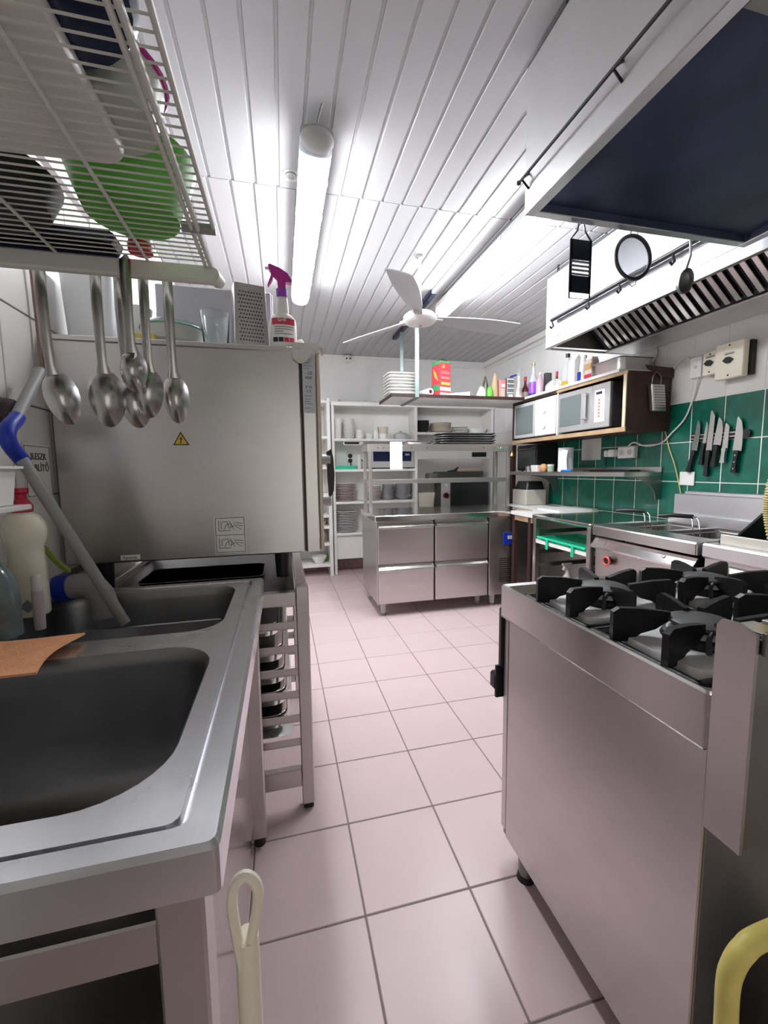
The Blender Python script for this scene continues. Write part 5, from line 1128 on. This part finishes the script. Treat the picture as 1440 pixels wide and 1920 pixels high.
for i, (yc, lb_) in enumerate(((1.985, 'fryer basket with black handle in the far well'), (1.69, 'fryer basket with black handle in the near well'))):
    bk = thing('fryer_basket', lb_, 'basket', (2.195, yc, ZT-.095), 0, 'fryer baskets')
    w_ = MB(); a0, b0 = .140, .092
    w_.tube(rrect(-a0, a0, -b0, b0, .02, .085), .003, 6, True)
    part('rim', w_, STEEL, bk)
    for k in range(9): part('mesh_wire', MB().tube([(-a0+.0315*k+.014, -b0, .085), (-a0+.0315*k+.014, -b0+.006, .004), (-a0+.0315*k+.014, b0-.006, .004), (-a0+.0315*k+.014, b0, .085)], .0012, 5), STEEL, bk)
    for s in (-1, 1): part('handle_rod', MB().tube([(-a0+.02, s*.018, .085), (-a0+.005, s*.018, .17), (-a0-.01, s*.016, .188), (-a0-.03, s*.012, .19)], .003, 6), POLISH, bk)
    part('grip', MB().tube([(-a0-.0, 0, .190), (-a0-.06, .075, .190), (-a0-.055, .115, .183)] if False else [(-a0-.01, .0, .190), (-a0-.075, .065, .194), (-a0-.095, .12, .186)], .011, 8), BLACK, bk)
# grill counter at the right picture edge
gc = thing('grill_counter', 'stainless steel griddle with black splash guard right of the fryer', 'griddle', (2.18, 1.2, 0))
wpart('body', MB().box((X0+.02, .90, .12), (X1, 1.490, .76), .003), STEEL, gc)
wpart('top_frame', MB().box((X0, .90, .762), (X1, 1.494, .828), .008), HOODST, gc)
wpart('front_upstand', MB().box((X0+.055, .92, .828), (X0+.07, 1.452, .872), .002), mat('cream_splash', (.72, .68, .60), .4, .3), gc)
wpart('hot_plate', MB().box((X0+.075, .93, .828), (X1-.02, 1.475, .842), .002), IRON, gc)
wpart('splash_guard', MB().prism([(X0+.12, .842), (X0+.30, .965), (X1-.02, .965), (X1-.02, .842)], 'y', 1.44, 1.452), BLACK, gc)
for x in (X0+.05, X1-.05):
    for y in (.95, 1.44): wpart('leg', MB().cyl((x, y, 0), (x, y, .12), .02), SMOKEST, gc)
# ================================================================== gas range
SX, SXR, SYN, SYF, STZ = .600, 1.43, .455, 1.060, .850
gs = thing('gas_range', 'stainless steel gas range with cast iron burners in the right foreground', 'stove', (1.0, .76, 0))
wpart('side_panel', MB().box((SX+.012, SYN+.004, .082), (SX+.018, SYF-.030, .757), .002), STEEL, gs)
wpart('front_panel_edge', MB().box((SX+.012, SYF-.027, .10), (SX+.018, SYF-.004, .755), .002), STEEL, gs)
wpart('side_panel', MB().box((SXR-.016, SYN+.004, .082), (SXR-.008, SYF-.004, .762), .002), STEEL, gs)
wpart('seam_lip', MB().box((SX-.001, SYN+.002, .7565), (SX+.013, SYF-.004, .7600), .001), POLISH, gs)
wpart('rear_panel', MB().box((SX+.016, SYN+.002, .082), (SXR-.016, SYN+.010, .762), .001), SMOKEST, gs)
wpart('front_panel', MB().box((SX+.016, SYF-.012, .60), (SXR-.016, SYF-.002, .762), .002), STEEL, gs)
od = wpart('oven_door', MB().box((SX+.02, SYF-.014, .10), (SXR-.25, SYF+.012, .59), .004), STEEL, gs)
wpart('door_handle', MB().box((SX-.006, SYF+.012, .520), (SXR-.28, SYF+.048, .572), .006).box((SX-.004, SYF+.010, .50), (SX+.03, SYF+.020, .60), .002), BLACK, od)
wpart('control_fascia', MB().box((SX+.004, SYF-.004, .60), (SXR-.016, SYF+.016, .778), .004), BLACK, gs)
for k in range(5): wpart('control_knob', MB().cyl((SX+.10+.15*k, SYF+.016, .69), (SX+.10+.15*k, SYF+.05, .69), .026, .022, n=18), BLACK, gs)
wpart('bottom_plate', MB().box((SX+.016, SYN+.01, .082), (SXR-.016, SYF-.012, .095)), SMOKEST, gs)
# top tray with folded rim
mb = MB()
mb.loft([rrect(SX+.03, SXR-.03, SYN+.03, SYF-.03, .01, STZ-.030, 3), rrect(SX+.020, SXR-.020, SYN+.02, SYF-.020, .012, STZ-.012, 3), rrect(SX+.014, SXR-.014, SYN+.014, SYF-.014, .012, STZ-.004, 3), rrect(SX+.003, SXR-.003, SYN, SYF-.002, .008, STZ, 3), rrect(SX, SXR, SYN-.002, SYF, .008, STZ-.005, 3), rrect(SX, SXR, SYN-.002, SYF, .008, STZ-.090, 3), rrect(SX+.014, SXR-.014, SYN+.006, SYF-.012, .008, STZ-.092, 3)], cap0=True)
wpart('top_frame', mb, STEEL, gs, 30)
wpart('hob_surface', MB().box((SX+.032, SYN+.032, STZ-.030), (SXR-.032, SYF-.032, STZ-.026)), mat('stained_hob', (.30, .29, .28), .35, .6, var=.5, vscale=12), gs)
for x, y in ((SX+.045, SYF-.09), (SX+.045, SYN+.06), (SXR-.06, SYF-.09), (SXR-.06, SYN+.06)):
    wpart('leg', MB().cyl((x, y, .012), (x, y, .084), .020, .024, n=16), SMOKEST, gs); wpart('leg_foot', MB().cyl((x, y, 0), (x, y, .014), .026, .022, n=16), BLACK, gs)
# rear flue box
wpart('flue_side', MB().prism([(SYN-.004, .640), (SYN-.004, .955), (SYN-.010, .965), (SYN-.030, .967), (SYN-.056, .958), (SYN-.056, .640)], 'x', SX, SX+.006), STEEL, gs)
wpart('flue_box', MB().prism([(SYN-.005, .644), (SYN-.005, .950), (SYN-.054, .950), (SYN-.054, .644)], 'x', SX+.006, SXR), SMOKEST, gs)
wpart('flue_cover', MB().box((SX+.010, SYN-.062, .930), (SXR, SYN-.055, .962), .001), SMOKEST, gs)
for k in range(14): wpart('flue_slat', MB().box((SX+.02+.056*k, SYN-.052, .951), (SX+.060+.056*k, SYN-.010, .957), .001), POLISH if k % 2 == 0 else STEEL, gs)
CXS, CYS = (.775, 1.095), (.612, .862)
CW, CH = .150, .122
for ci, cx in enumerate(CXS):
    for cj, cy in enumerate(CYS):
        tr_ = wpart('burner_tray', MB().loft([rrect(cx-.125, cx+.125, cy-.105, cy+.105, .03, STZ-.026), rrect(cx-.12, cx+.12, cy-.10, cy+.10, .03, STZ-.004), rrect(cx-.085, cx+.085, cy-.07, cy+.07, .03, STZ-.002), rrect(cx-.05, cx+.05, cy-.05, cy+.05, .03, STZ-.004)], cap1=True), ENAMEL, gs)
        wpart('burner_base', MB().lathe([(0, 0), (.062, 0), (.066, .006), (.062, .014), (.050, .018), (.046, .030), (0, .030)], (cx, cy, STZ-.004), n=28), IRON, gs)
        wpart('burner_ring', MB().lathe([(.050, .012), (.056, .016), (.050, .024), (.042, .026)], (cx, cy, STZ-.001), n=28), ENAMEL, gs)
        wpart('burner_cap', MB().lathe([(0, 0), (.048, 0), (.055, .004), (.055, .009), (.045, .013), (0, .014)], (cx, cy, STZ+.027), n=32), mat('burner_cap_grey', (.10, .10, .10), .5, .3, var=.3, vscale=30), gs)
        wpart('igniter', MB().tube([(cx-.055, cy-.062, STZ), (cx-.045, cy-.052, STZ+.022), (cx-.03, cy-.045, STZ+.030)], .005, 6), mat('burner_cap_grey', (.1, .1, .1), .5), gs)
        # pan support: frame and fins
        ps = wpart('pan_support', MB().box((cx-CW, cy-CH, STZ-.024), (cx-CW+.012, cy+CH, STZ-.008), .003).box((cx+CW-.012, cy-CH, STZ-.024), (cx+CW, cy+CH, STZ-.008), .003).box((cx-CW, cy-CH, STZ-.024), (cx+CW, cy-CH+.012, STZ-.008), .003).box((cx-CW, cy+CH-.012, STZ-.024), (cx+CW, cy+CH, STZ-.008), .003), IRON, gs)
        def fin(p, q, w_=.006):
            d = Vector(q)-Vector(p); L = d.length; a = math.atan2(d.y, d.x)
            m_ = MB().prism([(0, -.012), (0, .048), (.012, .056), (L*.5, .054), (L, .046), (L, .030), (L*.75, .012), (L*.5, .004), (L*.3, -.012)], 'y', -w_, w_)
            m_.tr(T(p[0], p[1], STZ) @ R(a, 'Z')); wpart('fin', m_, IRON, ps)
        for s in (-1, 1):
            fin((cx-CW, cy+s*.060), (cx-.040, cy+s*.034)); fin((cx+CW, cy+s*.060), (cx+.040, cy+s*.034))
            fin((cx+.030*s, cy+s*CH), (cx+.012*s, cy+s*.040))
# ================================================================== extractor hoods
def chain(label, p, n):
    t = thing('hood_chain', label, 'chain', p)
    for k in range(n):
        ln_ = [(.0065*math.cos(a), 0, .016*math.sin(a)) for a in [2*PI*i/12 for i in range(12)]]
        part('link', MB().tube(ln_, .0024, 6, True).tr(T(0, 0, .014+.024*k) @ R(PI/2*(k % 2), 'Z')), IRON, t)
    return t
NX0, NX1, NY0, NY1, NZ0, NZ1 = .800, 1.732, .50, 1.300, 2.000, 2.440
hn = thing('near_hood', 'large steel extractor hood with dark underside above the gas range', 'hood', (1.27, .9, NZ0))
def slab(name, lo, hi, m, par, ch=.002): return wpart(name, MB().box(lo, hi, ch), m, par)
slab('side_face', (NX0, NY0, NZ0+.004), (NX0+.004, NY1, NZ1), HOODPAINT, hn, .001)
slab('side_face', (NX1-.004, NY0, NZ0+.004), (NX1, NY1, NZ1), HOODPAINT, hn, .001)
slab('end_face', (NX0+.004, NY1-.004, NZ0+.004), (NX1-.004, NY1, NZ1), HOODPAINT, hn, .001)
slab('end_face', (NX0+.004, NY0, NZ0+.004), (NX1-.004, NY0+.004, NZ1), HOODPAINT, hn, .001)
slab('top_plate', (NX0, NY0, NZ1-.006), (NX1, NY1, NZ1), HOODPAINT, hn, .001)
slab('rim', (NX0, NY0, NZ0), (NX0+.036, NY1, NZ0+.006), HOODST, hn)
slab('rim', (NX1-.036, NY0, NZ0), (NX1, NY1, NZ0+.006), HOODST, hn)
slab('rim', (NX0+.036, NY1-.030, NZ0), (NX1-.036, NY1, NZ0+.006), HOODST, hn)
slab('rim', (NX0+.036, NY0, NZ0), (NX1-.036, NY0+.16, NZ0+.006), SMOKEST, hn)
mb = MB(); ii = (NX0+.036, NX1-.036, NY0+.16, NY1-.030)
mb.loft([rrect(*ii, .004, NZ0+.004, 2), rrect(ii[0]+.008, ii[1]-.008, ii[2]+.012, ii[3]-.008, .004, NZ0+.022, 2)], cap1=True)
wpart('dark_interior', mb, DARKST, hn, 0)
rl = wpart('side_rail', MB().cyl((NX0-.026, NY0+.05, NZ0+.093), (NX0-.026, NY1-.012, NZ0+.093), .0045, n=10), BLACK, hn)
for y in (NY1-.022, .90, .58):
    wpart('rail_bracket', MB().tube([(NX0, y, NZ0+.115), (NX0-.026, y, NZ0+.093), (NX0, y, NZ0+.070)], .0035, 6), BLACK, rl)
wpart('rail_end', MB().lathe([(0, .008), (.007, .004), (.007, -.004), (0, -.008)], (NX0-.026, NY1-.006, NZ0+.093), n=12), BLACK, rl)
fr2 = wpart('far_rail', MB().cyl((NX0+.05, NY1+.03, NZ0+.028), (NX1-.05, NY1+.03, NZ0+.028), .005, n=10), BLACK, hn)
for x in (NX0+.09, 1.27, NX1-.10): wpart('rail_bracket', MB().tube([(x, NY1, NZ0+.045), (x, NY1+.03, NZ0+.028), (x, NY1, NZ0+.012)], .0035, 6), BLACK, fr2)
chain('short dark chain holding the near hood, top centre-right', (.812, 1.12, NZ1), 3)
# far hood
FX, FYF, FYN, FZ0, FZ1 = 1.780, 2.600, .60, 1.985, 2.440
hf = thing('far_hood', 'white steel wall hood with slatted grease filters beyond the near hood', 'hood', (2.14, 1.6, FZ0))
slab('front_face', (FX, FYN, FZ0), (FX+.005, FYF, FZ1), HOODFRONT, hf)
slab('end_face', (FX+.005, FYF-.005, FZ0+.02), (XR-.004, FYF, FZ1), SMOKEST, hf)
slab('top_plate', (FX+.005, FYN, FZ1-.006), (XR-.004, FYF-.005, FZ1), HOODST, hf)
slab('front_rim', (FX-.002, FYN, FZ0-.004), (FX+.022, FYF, FZ0+.004), SMOKEST, hf)
slab('end_rim', (FX+.022, FYF-.022, FZ0-.004), (XR-.004, FYF+.002, FZ0+.004), SMOKEST, hf)
slab('gutter', (2.245, FYN, FZ0-.004), (XR-.004, FYF-.022, FZ0+.006), HOODST, hf)
mb = MB(); L = rrect(FYN+.05, FYF-.03, FZ0+.055, FZ1-.03, .05, 0, 6)
mb.tube([(FX-.0015, a, b) for a, b, c in L], .0022, 6, True); wpart('pressed_outline', mb, HOODST, hf)
# filter bank
fa, fb = Vector((2.250, 0, FZ0+.012)), Vector((1.915, 0, FZ0+.30))
fl_ = wpart('filter_bank', MB().prism([(fa.x, fa.z), (fb.x, fb.z), (fb.x+.02, fb.z+.02), (fa.x+.02, fa.z+.02)], 'y', FYN+.01, FYF-.03), BLACK, hf)
dv = (fb-fa); Ls = dv.length; ang = math.atan2(dv.z, dv.x)
SL = mesh('filter_slat', MB().box((.012, 0, 0), (Ls-.02, .026, .006), .002).tr(R(-ang, 'Y')), POLISH)
org = ORG[fl_.name]
k = 0
yy = FYF-.10
nrm = Vector((-math.sin(ang), 0, math.cos(ang)))
if nrm.z > 0: nrm = -nrm
while yy > FYN+.05:
    p_ = fa+nrm*.010; link('filter_slat', SL, fl_, tuple(Vector((p_.x, yy, p_.z))-org)); yy -= .052; k += 1
fr3 = wpart('utensil_rail', MB().cyl((FX-.028, 1.30, 2.140), (FX-.028, 2.50, 2.140), .0125, n=12), BLACK, hf)
for y in (2.49, 2.16, 1.93, 1.62, 1.38):
    wpart('rail_hook', MB().tube([(FX, y, 2.155), (FX-.028, y, 2.147), (FX-.030, y, 2.125), (FX-.020, y, 2.100), (FX-.034, y, 2.086), (FX-.046, y, 2.098)], .006, 6), BLACK, fr3)
chain('thin chain at the far corner of the wall hood', (FX+.012, 2.50, FZ1), 3)
# utensils hanging from the near hood
HY = NY1+.036
o = thing('flat_grater', 'black flat grater hanging from the near hood', 'grater', (1.045, HY, 1.775))
part('wire_frame', MB().tube([(-.042, 0, 0), (.042, 0, 0), (.042, 0, .195), (.016, 0, .225), (.010, 0, .252), (-.010, 0, .252), (-.016, 0, .225), (-.042, 0, .195)], .003, 6, True), BLACK, o)
part('upper_plate', MB().box((-.039, -.002, .130), (.039, .002, .196)), mat('grater_dark', (.03, .035, .06), .35, .5), o)
part('lower_plate', MB().box((-.039, -.002, .020), (.039, .002, .076)), mat('grater_dark', (.03, .035, .06), .35, .5), o)
for z in (.082, .096, .110, .124): part('slicing_blade', MB().box((-.039, -.003, z-.003), (.039, .003, z+.002)), STEEL, o)
for s in (-1, 1): part('edge_strip', MB().box((s*.039-.004, -.002, .020), (s*.039+.004, .002, .196)), BLACK, o)
o = thing('round_sieve', 'round wire sieve hanging from the near hood', 'sieve', (1.266, HY, 1.936))
part('hoop', MB().tube([(.074*math.cos(a), 0, .074*math.sin(a)) for a in [2*PI*i/36 for i in range(36)]], .0065, 8, True), mat('dark_hoop', (.05, .05, .055), .4, .6), o)
msx = MB(); msx.lathe([(.072, 0), (.060, .018), (.035, .030), (0, .034)], n=32).tr(R(-PI/2, 'X'))
part('mesh_bowl', msx, mat('sieve_mesh', (.42, .43, .46), .4, .5, alpha=.75), o)
part('support_loop', MB().tube([(-.02, 0, -.072), (-.014, 0, -.092), (0, 0, -.1), (.014, 0, -.092), (.02, 0, -.072)], .002, 6), SMOKEST, o)
part('handle', MB().tube([(-.016, 0, .074), (-.013, 0, .092), (0, 0, .100), (.013, 0, .092), (.016, 0, .074)], .0025, 6), SMOKEST, o)
o = thing('hanging_ladle', 'dark ladle hanging rightmost from the near hood', 'ladle', (1.512, HY, 1.82))
part('handle', MB().tube([(.012, .0, .222), (.014, .006, .214), (.013, 0, .15), (-.006, 0, .095)], .004, 8), SMOKEST, o)
bl_ = MB(); bl_.lathe([(0, -.022), (.018, -.018), (.030, -.004), (.033, .010), (.030, .010), (.026, -.002), (0, -.018)], n=24, sy=1.5).tr(T(-.012, 0, .052) @ R(.35, 'Y') @ R(PI/2, 'X'))
part('bowl', bl_, SMOKEST, o)
# ================================================================== foreground odds and ends
o = thing('mop_handle', 'cream plastic broom handle with hanging loop beside the sink', 'broom', (-.043, .338, 0))
part('shaft', MB().tube([(.004, 0, 0), (.0, 0, .3), (-.0005, 0, .788)], .0100, 12), OFFW, o)
part('loop', MB().tube(sm([(-.004, -.004, .760), (-.0075, -.004, .79), (-.0105, -.003, .822), (-.0085, -.002, .838), (0, -.002, .846), (.0085, -.002, .838), (.0105, -.003, .822), (.004, -.004, .79), (-.002, -.004, .764)], 4), .0046, 8, True), OFFW, o)
part('broom_head', MB().box((-.06, -.012, 0), (.10, .012, .03), .006), BLUE, o)
o = thing('yellow_trolley_handle', 'yellow tubular handle at the lower right picture corner', 'handle', (.60, .35, 0))
part('tube', MB().tube(sm([(-.066, 0, .0), (-.068, 0, .30), (-.072, 0, .46), (-.074, 0, .525), (-.068, 0, .552), (-.052, 0, .570), (-.02, 0, .580), (.12, .0, .585), (.30, 0, .585), (.335, 0, .575), (.35, 0, .54), (.35, 0, .0)]), .0125, 14), YELLOW, o, 60)
o = thing('yellow_hose', 'ribbed pale yellow hose hanging at the right picture edge', 'hose', (1.245, .80, .93))
pts = sm([(.045, -.03, -.05), (.02, -.01, .0), (.005, .01, .10), (.004, .015, .17), (.016, .005, .26), (.04, -.02, .36), (.09, -.06, .60), (.10, -.08, 1.07)], 8)
rs = []
P2 = []
for i in range(len(pts)-1):
    for q in range(3): P2.append(pts[i].lerp(pts[i+1], q/3)); rs.append(.0225 if (i*3+q) % 2 else .0195)
part('ribbed_tube', MB().tube(P2, .02, 14, rs=rs), YHOSE, o, 20)
part('end_fitting', MB().cyl((.055, -.04, -.072), (.044, -.029, -.046), .018), GREYL, o)
lump('plastic_sack', 'crumpled grey plastic sack on the floor behind the range', 'bag', (.78, .375, .0), .12, .05, .44, mat('grey_sack', (.22, .24, .23), .35, var=.4, vscale=14), k=7, tw=.22)
